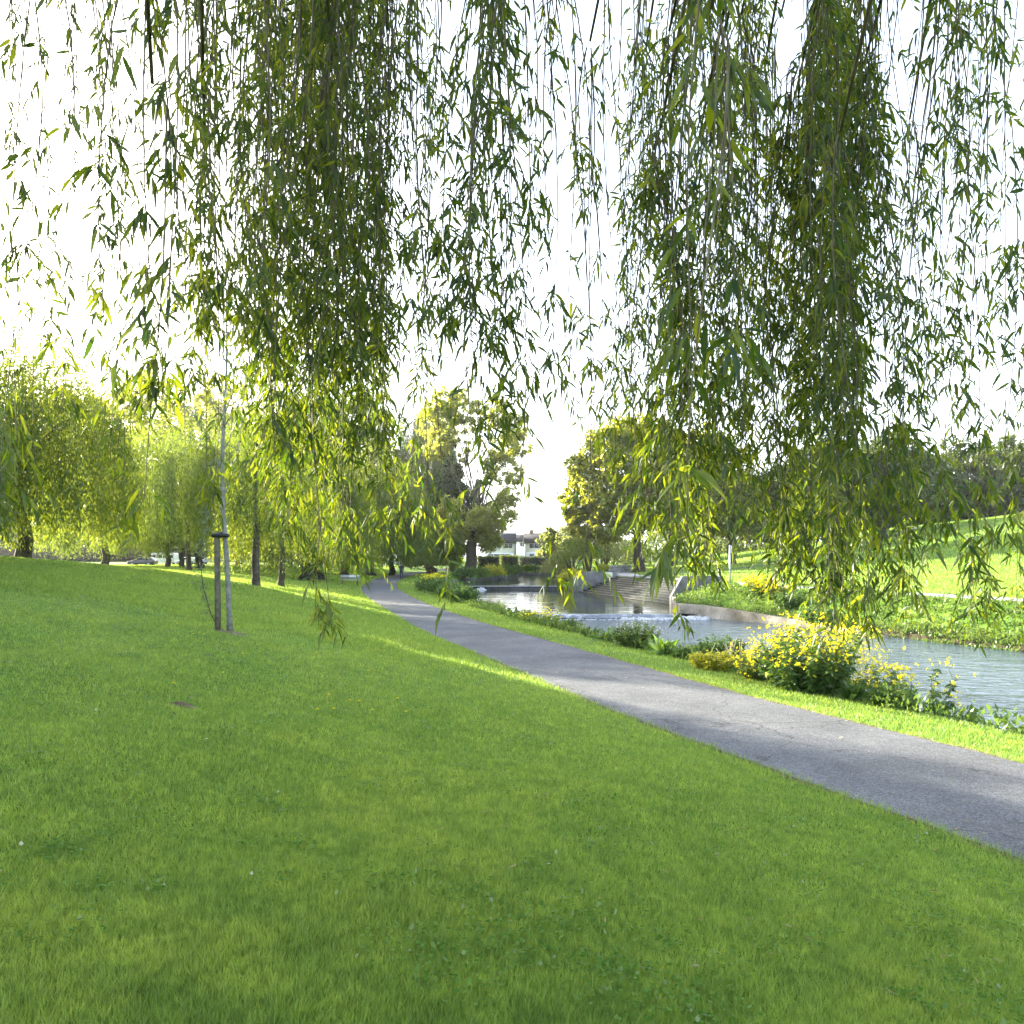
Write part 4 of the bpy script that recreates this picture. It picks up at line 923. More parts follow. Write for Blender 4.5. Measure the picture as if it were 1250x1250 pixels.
for px, D, H, R, s in ((682, 110, 4.2, 2.6, 0), (700, 100, 6.0, 3.0, 1), (716, 93, 7.0, 3.2, 2), (740, 96, 6, 3.4, 3)):
    shrub('willow_shrub', px, D, H, R, ['pale_leaf', 'olive_leaf', 'olive_leaf', 'pale_leaf'][s], ['leftmost grey green shrub at the pool edge', 'olive shrub above the yellow bush', 'tall olive shrub behind the thin dark post', 'pale shrub behind the stone block wall'][s], 5000, .24, GS, asp=.35)
# hedges
def hedge(px0, px1, D, h, dep, mat, label, n=4500, ls=.16):
    x0, x1 = (px0 - 625) / F * D, (px1 - 625) / F * D; xc = (x0 + x1) / 2
    b = (xc, D, gz(xc, D)); t_ = empty('hedge', b, label, 'hedge')
    w2 = (x1 - x0) / 2
    core = MB().box(-w2 + .12, w2 - .12, -dep / 2 + .12, dep / 2 - .12, -.1, h - .14); core.build('branches', M['darkbark'], t_)
    u = rng.uniform(-1, 1, (n, 3)); ax = rng.choice(3, n, p=[.12, .5, .38]); sg = np.where(rng.random(n) < .5, -1, 1)
    u[np.arange(n), ax] = np.where(ax == 2, 1, sg)
    u[:, 2] = np.where(ax == 2, 1, u[:, 2])
    P = u * np.array([w2, dep / 2, h / 2]) + [0, 0, h / 2] + rng.normal(0, .07, (n, 3)) + np.stack([0 * u[:, 0], .1 * np.sin(u[:, 0] * 9), .09 * np.sin(u[:, 0] * 7 + 1)], -1)
    V, Fq = leaves_far(P, unit(rng.normal(size=P.shape)), ls * rng.uniform(.6, 1.4, n), ls * .7)
    MB().add(V, Fq).build('foliage', M[mat], t_); return t_
hedge(611, 632, 124, 2.1, 2, 'hedge_leaf', 'clipped sunlit hedge in front of the left cream house')
hedge(583, 609, 128, 2.0, 2, 'dark_leaf', 'dark clipped hedge right of the poplar trunk')
hedge(634, 668, 142, 1.9, 2, 'dark_leaf', 'low dark hedge in front of the right cream house')
hedge(655, 690, 150, 2.9, 2, 'spurge_leaf', 'yellow green hedge below the pale tree')
hedge(486, 545, 150, 2.0, 2, 'hedge_leaf', 'long hedge beyond the ivy covered willow')
hedge(330, 420, 160, 2.2, 2, 'hedge_leaf', 'long hedge beyond the silver car')
hedge(-60, 330, 165, 3.2, 2.4, 'dark_leaf', 'long dark hedge behind the parked vehicles', 9000, .3)
# far wood
wd = MB()
def wood(x0, x1, D0, D1, h0, h1, n, ls):
    ncl = n // 22
    x = rng.uniform(x0, x1, ncl); y = rng.uniform(D0, D1, ncl)
    hh = (h0 + (h1 - h0) * (.5 + .3 * np.sin(x * .11) + .2 * np.sin(x * .31 + 2))) * (0.35 + .65 * rng.random(ncl) ** .5)
    C = np.stack([x, y, ground_z(x, y) + hh], -1); ci = rng.integers(0, ncl, n)
    P = C[ci] + rng.normal(0, 1.3, (n, 3)); 
    V, Fq = leaves_far(P, unit(rng.normal(size=P.shape)), ls * rng.uniform(.6, 1.4, n), ls * .65); wd.add(V, Fq)
wood(-190, -20, 185, 225, 3, 17, 26000, 1.3)
wood(36, 230, 160, 210, 3, 15, 26000, 1.3)
wood(8, 40, 235, 260, 2, 8, 3000, 1.2)
wood(34, 150, 126, 150, .6, 4.5, 16000, .7)
wood(16, 36, 128, 150, .5, 3.2, 5000, .6)
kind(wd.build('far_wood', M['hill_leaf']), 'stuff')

# ------------------------------------------------------------------ plants of the banks
GP = 'bushes along the near bank'
def bank_pt(y, off): return np.array([float(XR(y)) + off, y, gz(float(XR(y)) + off, y)])
for k, (y, off, H, R, lab) in enumerate([(39.5, 2.6, .95, .85, 'dark green bush beside the path, nearest of the bank bushes'), (43.5, 2.7, 1.15, 1.0, 'largest dark green bush on the bank by the path'), (48, 2.6, 1.2, 1.0, 'dark green bush under the yellow flowered one'), (54, 2.6, 1.0, 1.1, 'dark green bush furthest up the bank by the path')]):
    shrub('bank_bush', 0, 0, H, R, 'bush_leaf', lab, 2600, .13, GP, base=bank_pt(y, off), asp=.6)
sb_ = shrub('flowering_bush', 0, 0, 1.15, .9, 'bush_leaf', 'bush with yellow flower tips on the bank by the path', 1800, .13, base=bank_pt(51, 2.5))
fl_ = MB(); n = 260; P = rng.normal(0, 1, (n, 3)) * [.5, .5, .16] + [0, 0, 1.15]
V, Fq = leaves_far(P, unit(rng.normal(size=P.shape)), .1, .09); fl_.add(V, Fq); kind(fl_.build('flowers', M['yellow'], sb_), 'stuff')
GM = 'bushes on the left bank of the far pool'
for k, (px, D, H, R, m, lab) in enumerate([(566, 80, 1.3, 1.3, 'bush_leaf', 'green bush at the left corner of the far pool'), (585, 86, 1.2, 1.3, 'weed_leaf', 'pale bush on the far pool bank, second from left'), (603, 90, 1.4, 1.4, 'spurge_leaf', 'yellow green bush on the far pool bank'), (617, 94, 1.5, 1.3, 'weed_leaf', 'green bush near the end of the far pool bank'), (628, 97, 1.3, .9, 'bush_leaf', 'bush at the very end of the far pool bank')]):
    p = on(px, D); p[2] = -2.45
    shrub('bank_bush', 0, 0, H, R, m, lab, 1800, .2, GM, base=p)
GE = 'plants along the end of the far pool'
for k, px in enumerate((634, 643, 653, 664, 676, 688)):
    p = np.array([(px - 625) / F * 118.6, 118.6, -2.5])
    shrub('waterside_plant', 0, 0, 1.0 + .2 * (k % 3), .95, ['hedge_leaf', 'olive_leaf', 'bush_leaf'][k % 3], 'green plant on the low wall at the end of the far pool', 900, .24, GE, base=p)
# yellow bush next to the left wing wall
p = np.array([5.6, 73.4, -2.7]); shrub('bank_bush', 0, 0, 1.1, .9, 'spurge_leaf', 'yellow bush at the right end of the far weir', 1500, .16, base=p)
p = np.array([6.6, 75.5, -2.4]); shrub('bank_bush', 0, 0, 1.2, 1.1, 'spurge_leaf', 'yellow green bush behind the end of the left wing wall', 1700, .16, base=p)
p = np.array([7.4, 79.5, -2.3]); shrub('bank_bush', 0, 0, 1.0, 1.1, 'weed_leaf', 'green bush behind the left wing wall', 1500, .16, base=p)
p = on(735, 90); shrub('bank_bush', 0, 0, 1.0, 1.2, 'spurge_leaf', 'yellow bush in front of the pale shrub', 1500, .16, base=p)
# small weeds filling the slope under the right wing wall and the near bank: nobody could count them
def weeds(name, fn, n, ls, mat, h0, h1):
    ncl = n // 9; C = np.array([fn() for _ in range(ncl)]); ci = rng.integers(0, ncl, n)
    hh = rng.uniform(h0, h1, ncl)[ci]
    P = C[ci] + np.stack([rng.normal(0, .09, n), rng.normal(0, .09, n), hh * rng.random(n)], -1)
    Dn = np.stack([rng.normal(0, .6, n), rng.normal(0, .6, n), np.full(n, .8)], -1)
    V, Fq = leaves_far(P, Dn, ls * rng.uniform(.6, 1.5, n), ls * .42 * rng.uniform(.7, 1.3, n))
    return kind(MB().add(V, Fq).build(name, M[mat]), 'stuff')
def near_bank():
    y = 8 + 64 * rng.random() ** 1.25; x0 = float(XR(y)) + 2.15; x1 = float(XB(y)) + .1
    x = x0 + (x1 - x0) * rng.random(); return (x, y, gz(x, y))
weeds('bank_weeds', near_bank, 26000, .12, 'weed_leaf', .05, .42)
def right_bank():
    while True:
        y = 8 + 41.2 * rng.random(); x = float(XW(y)) + (.35 if y > 34 else .05) + 3.9 * rng.random() ** (1 if y > 34 else 1.5)
        s = np.dot(np.array([x, y]) - A, e)
        if s < -.2: return (x, y, gz(x, y))
weeds('bank_weeds', right_bank, 27000, .15, 'weed_leaf', .03, .38)

# strap-leaved and broad-leaved plants: rosettes of curved near leaves
def rosette(name, base, n, L, W, mat, label, cat='plant', spread=.9, droop=.5, group=None, tiers=1, h=0.0):
    t_ = empty(name, base, label, cat, group)
    a = rng.uniform(0, 2 * PI, n); el = rng.uniform(.45, 1.25, n)
    Dn = np.stack([np.cos(a) * np.cos(el) * spread, np.sin(a) * np.cos(el) * spread, np.sin(el)], -1)
    P = np.stack([rng.normal(0, L * .12, n), rng.normal(0, L * .12, n), rng.uniform(0, h + .001, n)], -1)
    V, Fs = leaves_near(P, Dn, L * rng.uniform(.6, 1.2, n), W * rng.uniform(.7, 1.2, n), droop * rng.uniform(.4, 1.2, n), .1)
    MB().add(V, Fs).build('leaves', M[mat], t_, True)
    return t_
b = on(742, 22.0); rosette('fern', b, 120, .85, .10, 'fern_leaf', 'lush clump of long arching green leaves at the water edge', spread=1.1, droop=.75)
b2 = on(757, 21.6); rosette('fern', b2, 70, .6, .09, 'fern_leaf', 'smaller clump of arching leaves right of the lush one', spread=1.1, droop=.7)
b = on(810, 18.6); rosette('dock_plant', b, 34, .62, .17, 'fern_leaf', 'dock plant with upright broad bright leaves', droop=.25)
b = on(1040, 12.7); rosette('dock_plant', b, 46, .42, .09, 'bush_leaf', 'dark dock plant in front of the yellow flowers', droop=.3)
b = on(1075, 12.3); rosette('dock_plant', b, 30, .5, .12, 'bush_leaf', 'dock plant at the water edge right of the yellow flowers', droop=.3)
b = on(1014, 13.2); rosette('dock_plant', b, 40, .4, .08, 'weed_leaf', 'narrow leaved clump at the foot of the yellow flowers', droop=.3)

def leafy_stems(name, base, ns, H, R, mat, label, nl=40, ll=.09, lw_=.035, flowers=0, fmat='yellow', cat='plant', group=None, top=(.75, 1.0), fs_=.045, stemmat='stem', heavy=1.0):
    """upright branching stems with leaves and, if asked, flower heads at the tips"""
    t_ = empty(name, base, label, cat, group)
    st = MB(); lf = MB(); fl = MB(); LP = []; LD = []; FP = []
    for k in range(ns):
        a = rng.uniform(0, 2 * PI); r = R * math.sqrt(rng.random()); hh = H * (rng.uniform(.45, 1.0) if flowers else rng.uniform(.6, 1.0)) * (1 - .25 * (r / R))
        P = limb_path((r * .45 * math.cos(a), r * .45 * math.sin(a), -.05), (r * math.cos(a), r * math.sin(a), hh), .05, 7, .12)
        st.tube(P, np.linspace(.008, .003, 7), 4, cap=False)
        t = rng.random(nl) ** (1.25 if flowers > 2 else .8) * .93
        seg = np.clip((t * 6).astype(int), 0, 5); f = (t * 6 - seg)[:, None]
        LP.append(P[seg] * (1 - f) + P[seg + 1] * f)
        aa = rng.uniform(0, 2 * PI, nl); LD.append(np.stack([np.cos(aa), np.sin(aa), rng.uniform(-.2, .7, nl)], -1))
        if flowers:
            for q_ in range(4):
                tip = P[-1 - (q_ > 1)] + rng.normal(0, .14, 3) * [1, 1, .8] + [0, 0, .05]
                if q_: st.tube([P[-2], tip], [.003, .002], 3, cap=False)
                FP.append(tip)
    LP = np.vstack(LP); LD = np.vstack(LD); n = len(LP)
    big = (1.35 - .7 * LP[:, 2] / H) * heavy
    V, Fs = leaves_near(LP, LD, ll * rng.uniform(.6, 1.3, n) * big, lw_ * rng.uniform(.7, 1.3, n) * big, .4, .1)
    lf.add(V, Fs)
    st.build('stem', M[stemmat], t_); lf.build('leaves', M[mat], t_, True)
    if flowers:
        FP = np.array(FP); m = len(FP)
        P = (FP[:, None, :] + rng.normal(0, .019, (m, flowers, 3))).reshape(-1, 3); n = len(P)
        # four petals per floret
        up = unit(rng.normal(size=(n, 3)) * .6 + [0, 0, 1]); s1 = unit(np.cross(up, [1, .2, .1])); s2 = np.cross(up, s1)
        VV = []; FF = []; c = 0
        for q_ in range(4):
            th = q_ * PI / 2; d = s1 * math.cos(th) + s2 * math.sin(th)
            V, Fq = leaves_far(P, d + up * .25, fs_, fs_ * .8, roll=up); VV.append(V); FF.append(Fq + c); c += len(V)
        fl.add(np.vstack(VV), np.vstack(FF)); kind(fl.build('flowers', M[fmat], t_), 'stuff')
    return t_
b = on(985, 13.6); leafy_stems('yellow_flowers', b, 120, 1.55, 1.05, 'bush_leaf', 'big clump of tall yellow flowers leaning over the river', 46, .11, .045, 4, fs_=.027)
b = on(1062, 13.9); leafy_stems('yellow_flowers', b, 26, 1.3, .75, 'bush_leaf', 'yellow flowers under the right willow curtain', 34, .10, .04, 4, fs_=.027)
b = on(1120, 12.4); leafy_stems('yellow_flowers', b, 24, 1.1, .8, 'bush_leaf', 'yellow flower clump at the far right of the bank', 34, .10, .04, 4, fs_=.027)
b = on(925, 14.8); leafy_stems('yellow_flowers', b, 42, .62, .55, 'weed_leaf', 'low yellow flowering clump left of the tall yellow flowers', 30, .08, .035, 3, fs_=.026)
b = on(868, 16.0); leafy_stems('spurge_plant', b, 60, .52, .55, 'spurge_leaf', 'bright yellow green low plant before the dry stalks', 34, .08, .035, 0, heavy=1.2)
b = on(880, 17.2); leafy_stems('nettle_clump', b, 60, 1.0, .62, 'bush_leaf', 'leafy clump mixed with pale dry stalks', 46, .10, .045, 0)
dk = empty('dry_stalks', on(889, 16.6), 'pale dry broken stalks standing in the leafy clump', 'plant'); ds = MB()
for k in range(16):
    x, y = rng.normal(0, .22), rng.normal(0, .12); ds.tube([(x, y, -.05), (x + rng.normal(0, .05), y, .3), (x + rng.normal(0, .12), y + rng.normal(0, .05), rng.uniform(.45, .75))], [.012, .010, .006], 5)
ds.build('stalk', M['drystalk'], dk)
b = on(778, 20.3); leafy_stems('nettle_clump', b, 75, .95, .75, 'weed_leaf', 'grey green leafy clump right of the arching leaves', 44, .09, .04, 1, 'white_petal', fs_=.02)
b = on(690, 25.6); leafy_stems('nettle_clump', b, 40, .7, .7, 'weed_leaf', 'leafy clump left of the arching leaves', 36, .10, .045, 0)
b = on(716, 24.0); leafy_stems('nettle_clump', b, 34, .5, .5, 'weed_leaf', 'small leafy clump touching the lush arching leaves', 34, .09, .04, 0)
b = on(660, 28.5); leafy_stems('nettle_clump', b, 44, .75, .85, 'weed_leaf', 'leafy clump with a few yellow flowers above the middle pool', 34, .11, .05, 1)
b = on(633, 31.5); leafy_stems('nettle_clump', b, 44, .75, .9, 'weed_leaf', 'leafy clump furthest left above the middle pool', 34, .11, .05, 0)
b = on(603, 35.5); leafy_stems('reed_tuft', b, 60, .9, .8, 'weed_leaf', 'thin reedy tuft right of the dark bank bushes', 24, .2, .02, 0)
b = on(842, 18.0); leafy_stems('nettle_clump', b, 34, .5, .5, 'bush_leaf', 'low leafy clump between the dock plant and dry stalks', 34, .09, .04, 0)
# far bank plants
GF = 'plants on the slope of the far bank'
for k, (px, D, H, R, mat, fl_n, lab) in enumerate([(930, 41, 1.1, 1.1, 'weed_leaf', 4, 'yellow flowering plant under the white plate pole'), (962, 38.5, 1.25, 1.0, 'bush_leaf', 0, 'dark green bush on the far bank slope'), (945, 40, .8, .8, 'weed_leaf', 3, 'low yellow flowering plant beside the dark bush'), (1000, 35, 1.1, 1.0, 'bush_leaf', 0, 'green bush on the far bank behind the yellow flowers'), (1040, 32, 1.2, 1.1, 'bush_leaf', 2, 'green bush behind the right willow curtain'), (878, 44, .7, .9, 'weed_leaf', 0, 'weeds at the foot of the right wing wall')]):
    bb = on(px, D); leafy_stems('bank_plant', bb, 46, H, R, mat, lab, 30, .16, .07, fl_n, group=GF, fs_=.07)
# river stones
for k, (px, y_, s, lab) in enumerate([(1056, 19.6, .22, 'largest wet stone in the shallow water right of the flowers'), (1063, 20.6, .16, 'small wet stone beside the largest one'), (1085, 18.4, .2, 'wet stone near the right bank plants'), (893, 27.5, .18, 'flat stone breaking the riffle')]):
    mb = MB(); th = np.linspace(0, PI, 7)
    ph = np.linspace(0, 2 * PI, 11)[:-1]
    V = np.stack([s * 1.3 * np.sin(th)[:, None] * np.cos(ph), s * np.sin(th)[:, None] * np.sin(ph), np.broadcast_to(s * .6 * np.cos(th)[:, None], (7, 10))], -1) * (1 + rng.normal(0, .08, (7, 10, 1)))
    i = np.arange(6)[:, None] * 10; j = np.arange(10)[None, :]; j2 = (j + 1) % 10
    mb.add(V.reshape(-1, 3), np.stack([i + j, i + 10 + j, i + 10 + j2, i + j2], -1).reshape(-1, 4))
    o = mb.build('river_stone', M['rock'], smooth=True); o.location = ((px - 625) / F * y_, y_, LVL_LOW + s * .1); tag(o, lab, 'stone', 'stones in the shallow river')

# ------------------------------------------------------------------ staked sapling
sb0 = on(271, 12.3); s0 = empty('sapling', sb0 + [0.0, 0, 0], 'young pale barked tree tied to a stake on the grass slope', 'tree')
mb = MB()
H = 6.4
zs = np.linspace(-.1, H, 16); Pm = np.stack([.02 - .06 * zs / 2 * .5 + .025 * np.sin(zs * 1.7), .02 * np.sin(zs * 1.3), zs], -1)
Pm[:, 0] += np.interp(zs, [0, .6, 2, 6.4], [.12, .07, .03, .16])
mb.tube(Pm, np.interp(zs, [0, .3, 2.2, 4, 6.4], [.058, .045, .042, .026, .005]), 8)
def mainpt(z): return np.array([np.interp(z, zs, Pm[:, 0]), np.interp(z, zs, Pm[:, 1]), z])
TP = []
brs = [(2.25, (.28, .05, 3.3)), (2.2, (-.34, 0, 2.95)), (2.75, (-.5, .1, 3.9)), (3.1, (.5, .1, 4.4)), (3.4, (-.5, -.1, 4.9)), (3.7, (.45, -.1, 5.2)), (4.0, (-.42, 0, 5.5)), (4.3, (.4, .1, 5.8)), (4.6, (-.3, .1, 6.1)), (4.9, (.3, 0, 6.3)), (3.0, (-.75, .2, 4.1)), (3.5, (.75, -.2, 4.6))]
for z, tip in brs:
    P = limb_path(mainpt(z), tip, -.12, 7, .08); mb.tube(P, np.linspace(.017 if z < 2.5 else .011, .003, 7), 5); TP.append(P)
    for q_ in range(5):
        k_ = rng.integers(2, 6); PP = limb_path(P[k_], P[k_] + np.array([rng.normal(0, .2), rng.normal(0, .2), rng.uniform(.1, .4)]), .1, 4); mb.tube(PP, [.005, .004, .003, .002], 4); TP.append(PP)
mb.build('trunk', M['palebark'], s0, True)
lv = MB(); LP = []
for P in TP:
    m = 12 if len(P) == 4 else 20
    t = rng.uniform(.35, 1, m) * (len(P) - 1); sgi = np.clip(t.astype(int), 0, len(P) - 2); f = (t - sgi)[:, None]
    LP.append(P[sgi] * (1 - f) + P[sgi + 1] * f)
LP = np.vstack(LP); LD = rng.normal(size=LP.shape) + [0, 0, -.2]
V, Fs = leaves_near(LP, LD, .07 * rng.uniform(.6, 1.3, len(LP)), .026, .3); lv.add(V, Fs); lv.build('crown', M['sapling_leaf'], s0, True)
# basal shoot
sh = MB(); P = np.array([(-.06, -.03, .05), (-.18, -.05, .32), (-.30, -.06, .75), (-.36, -.05, 1.25), (-.33, -.04, 1.75), (-.25, 0, 2.2)]); sh.tube(P, np.linspace(.012, .004, 6), 5)
LP = []; LD = []
for k in range(40):
    t = rng.uniform(.15, 1) * 5; s_ = min(4, int(t)); b_ = P[s_] + (P[s_ + 1] - P[s_]) * (t - s_)
    tip = b_ + np.array([rng.normal(.02, .13), rng.normal(0, .08), rng.uniform(-.28, .02)]); PP = limb_path(b_, tip, .3, 4); sh.tube(PP, [.003, .0025, .002, .0015], 3, cap=False)
    for q_ in range(9):
        f = rng.random(); LP.append(b_ * (1 - f) + tip * f); LD.append(rng.normal(size=3) + [0, 0, -.7])
so_ = sh.build('basal_shoot', M['twig'], s0, True)
V, Fs = leaves_near(np.array(LP), np.array(LD), .06 * rng.uniform(.6, 1.3, len(LP)), .02, .3); MB().add(V, Fs).build('leaves', M['sapling_leaf'], so_, True)
stk = empty('tree_stake', sb0 + [-.065, -.02, 0], 'weathered wooden stake with a black rubber tie beside the sapling', 'stake')
mb = MB(); mb.tube([(.0, 0, -.2), (0, 0, .6), (-.015, 0, 1.66), (-.015, 0, 1.70)], [.052, .05, .047, .035], 10); mb.build('post', M['stake'], stk, True)
ti = MB(); th = np.linspace(0, 2 * PI, 17)
ti.tube(np.stack([.04 + .125 * np.cos(th), .01 + .07 * np.sin(th), 1.64 + 0 * th], -1), .036, 7); ti.tube([(.0, -.02, 1.64), (.08, .0, 1.66)], .045, 7)
ti.build('rubber_tie', M['rubber'], stk, True)
# bare soil at the foot of the sapling and molehill-like patches
PATCHES = []
def soil_patch(px, D, rx, ry, hgt=.03, n=90):
    PATCHES.append(((px - 625) / F * D, D, rx, ry))
    c = on(px, D); mb = MB(); k = 26
    th = np.linspace(0, 2 * PI, k, endpoint=False); rr = 1 + .25 * np.sin(th * 3 + px) + .15 * np.sin(th * 7)
    V = [(c[0], c[1], c[2] + hgt)]
    for f in (.45, .8, 1.05):
        for a, r_ in zip(th, rr):
            x = c[0] + rx * f * r_ * math.cos(a); y = c[1] + ry * f * r_ * math.sin(a)
            V.append((x, y, gz(x, y) + (hgt * (1 - f) * rng.uniform(.5, 1.5) if f < 1 else -.01)))
    V = np.array(V); F3 = np.array([[0, 1 + a, 1 + (a + 1) % k] for a in range(k)])
    F4 = np.array([[1 + l * k + a, 1 + (l + 1) * k + a, 1 + (l + 1) * k + (a + 1) % k, 1 + l * k + (a + 1) % k] for l in (0, 1) for a in range(k)])
    mb.add(V, [F3, F4])
    return kind(mb.build('soil_patch', M['soil'], smooth=True), 'structure')
soil_patch(282, 12.25, .34, .16, .03); soil_patch(222, 6.9, .16, .10, .04); soil_patch(210, 6.5, .06, .03, .02); soil_patch(310, 19, .25, .3, .03); soil_patch(215, 15.5, .15, .15, .02); soil_patch(255, 9.6, .09, .06, .02)

# ------------------------------------------------------------------ grass blades
n = 1000000
Dmin, Dmax = 2.2, 46.0
u = rng.random(n); al = 0.75
D = (Dmin ** -al + u * (Dmax ** -al - Dmin ** -al)) ** (-1 / al)
x = D * rng.normal(0, .66, n); y = D
xl, xr = XL(y), XR(y)
w1 = wob(y, 1, .03); w2 = wob(y, 5, .03)
ok = (x < xl + w1 + .03) | ((x > xr + w2 + .03 + np.abs(wob(y, 9, .08)) * rng.random(n)) & (x < xr + 2.6))
for (a_, b_, rx_, ry_) in PATCHES: ok &= (((x - a_) / rx_) ** 2 + ((y - b_) / ry_) ** 2 > .55 + .5 * rng.random(len(x)))
x, y, D = x[ok], y[ok], D[ok]; n = len(x)
z = ground_z(x, y) - .005
clump = .5 + .5 * np.sin(x * 5.1 + 2 * np.sin(y * 3.3)) * np.sin(y * 4.7 + 1.7 * np.sin(x * 2.9))
hgt = (.020 + .030 * rng.random(n) ** 1.5 + .026 * clump * rng.random(n)) * (1 + .02 * D)
edge = np.minimum(np.abs(x - xl[ok]), np.abs(x - xr[ok])); hgt *= 1 + .7 * np.exp(-edge / .12)
wid = .0036 * np.maximum(1, D / 3.2) * rng.uniform(.7, 1.3, n)
a = rng.uniform(0, 2 * PI, n); ln = rng.uniform(.1, .9, n) * hgt; a2 = rng.uniform(0, 2 * PI, n)
bx, by = np.cos(a) * wid / 2, np.sin(a) * wid / 2
V = np.stack([np.stack([x - bx, y - by, z], -1), np.stack([x + bx, y + by, z], -1), np.stack([x + np.cos(a2) * ln, y + np.sin(a2) * ln, z + hgt], -1)], 1).reshape(-1, 3)
kind(MB().add(V, np.arange(3 * n).reshape(n, 3)).build('grass', M['grass']), 'stuff')
# the lawns further off: longer wider blades, so that low sun shines through them
def far_blades(n, x0, x1, y0, y1, keep):
    y = y0 * (y1 / y0) ** rng.random(n); x = rng.uniform(x0, x1, n) * y
    k = keep(x, y); x, y = x[k], y[k]; n = len(x); z = ground_z(x, y) - .01
    hg = rng.uniform(.05, .10, n) * (1 + .012 * y); wd_ = .0042 * y / 3.2 * rng.uniform(.7, 1.3, n)
    a = rng.uniform(0, 2 * PI, n); a2 = rng.uniform(0, 2 * PI, n); ln = rng.uniform(.2, .9, n) * hg
    bx, by = np.cos(a) * wd_ / 2, np.sin(a) * wd_ / 2
    return np.stack([np.stack([x - bx, y - by, z], -1), np.stack([x + bx, y + by, z], -1), np.stack([x + np.cos(a2) * ln, y + np.sin(a2) * ln, z + hg], -1)], 1).reshape(-1, 3)
V = np.vstack([far_blades(370000, -1.1, -.05, 14, 130, lambda x, y: (x < XL(y) - .05) & ((y < 108) | (x < -20))),
               far_blades(60000, -.3, .1, 22, 118, lambda x, y: (x > XR(y) + .12) & (x < np.where(y > 76, XB(y) - .8, XR(y) + 2.3))),
               far_blades(280000, .05, 1.4, 26, 130, lambda x, y: ((x > XS(y) + 7.3) | ((x > XS(y) + 3.9) & (x < XS(y) + 4.5) & (y < 49))) & (np.abs(y - np.interp(x, [10.5, 16, 22, 30, 38, 60, 90], [66, 72, 77, 83, 88, 96, 104])) > 1.0))])
kind(MB().add(V, np.arange(len(V)).reshape(-1, 3)).build('grass', M['grass']), 'stuff')
# clover and plantain patches in the lawn, fallen willow leaves on path and lawn
nc = 260; cy = 2.6 * (26 / 2.6) ** rng.random(nc); cx = rng.uniform(-.8, .8, nc) * cy; kk = cx < XL(cy) - .2; cx, cy = cx[kk], cy[kk]; nc = len(cx)
rad = rng.uniform(.05, .30, nc); ci = np.repeat(np.arange(nc), (rad * 260).astype(int) + 6); n = len(ci)
aa = rng.uniform(0, 2 * PI, n); rr = rad[ci] * np.sqrt(rng.random(n)); x = cx[ci] + rr * np.cos(aa); y = cy[ci] + rr * np.sin(aa)
k2 = x < XL(y) - .03; x, y = x[k2], y[k2]; n = len(x)
P = np.stack([x, y, ground_z(x, y) + rng.uniform(.02, .045, n)], -1)
Dn = np.stack([rng.normal(0, 1, n), rng.normal(0, 1, n), rng.uniform(-.1, .45, n)], -1)
V, Fq = leaves_far(P, Dn, .026 * rng.uniform(.6, 1.5, n), .02 * rng.uniform(.7, 1.2, n), roll=np.tile([[0.05, 0.02, 1.0]], (n, 1)))
kind(MB().add(V, Fq).build('lawn_clover', leafmat('clover_leaf', [(0.04, 0.12, 0.014), (0.07, 0.16, 0.022), (0.10, 0.19, 0.035)], [(0.1, 0.22, 0.02)], 0.3, 0.004)), 'stuff')
n = 900; y = 3 * 12 ** rng.random(n); x = np.where(rng.random(n) < .6, XL(y) + (XR(y) - XL(y)) * np.clip(rng.beta(.45, .45, n), .01, .99), XL(y) - rng.uniform(0, 5, n))
onp = (x > XL(y)) & (x < XR(y)); z = np.where(onp, -2.366, ground_z(x, y) + .035)
P = np.stack([x, y, z], -1); Dn = np.stack([rng.normal(0, 1, n), rng.normal(0, 1, n), rng.uniform(0, .15, n)], -1)
V, Fs = leaves_near(P, Dn, .055 * rng.uniform(.5, 1.3, n), .011, 0.0, .25)
V[:, 2] = np.maximum(V[:, 2], np.repeat(z, 11) + .0005)
kind(MB().add(V, Fs).build('fallen_leaves', leafmat('fallen_leaf', [(0.16, 0.13, 0.03), (0.26, 0.22, 0.06), (0.20, 0.12, 0.04), (0.12, 0.16, 0.03)], [(0.2, 0.18, 0.04)], 0.2, 0.03)), 'stuff')
# dandelions and daisies
GD = 'dandelions in the grass'; GY = 'daisies in the grass'
def flower(name, px, py_, s, mat, lab, grp):
    D_ = 6.0
    for _ in range(30):
        X_ = (px - 625) / F * D_; D_ = D_ * .5 + .5 * (gz(X_, D_) * -F / max(4, (py_ - HZ)))
    X_ = (px - 625) / F * D_
    t_ = empty(name, (X_, D_, gz(X_, D_)), lab, 'flower', grp)
    m = MB().tube([(0, 0, 0), (.004, 0, .078)], .002, 4); m.build('stem', M['stem'], t_)
    hd = MB(); k = 14; aa = np.linspace(0, 2 * PI, k, endpoint=False)
    for l_, (el, sc) in enumerate(((.15, 1), (.6, .8), (1.1, .6))):
        Dn = np.stack([np.cos(aa + l_ * .2) * math.cos(el), np.sin(aa + l_ * .2) * math.cos(el), np.full(k, math.sin(el))], -1)
        V, Fq = leaves_far(np.tile([[.004, 0, .078]], (k, 1)), Dn, s * sc, s * .45, roll=np.tile([[0, 0, 1.0]], (k, 1)) + Dn * .01); hd.add(V, Fq)
    hd.build('head', M[mat], t_)
for px, py_ in ((211, 742), (216, 742), (216, 767), (236, 780), (249, 780), (272, 829), (212, 843), (387, 875), (401, 856), (407, 874), (454, 875), (438, 864), (427, 863), (449, 825), (386, 803), (355, 750), (378, 759), (485, 860), (495, 877), (326, 771), (464, 799), (296, 805)):
    flower('dandelion', px, py_, .022, 'yellow', 'small yellow dandelion open in the mown grass', GD)
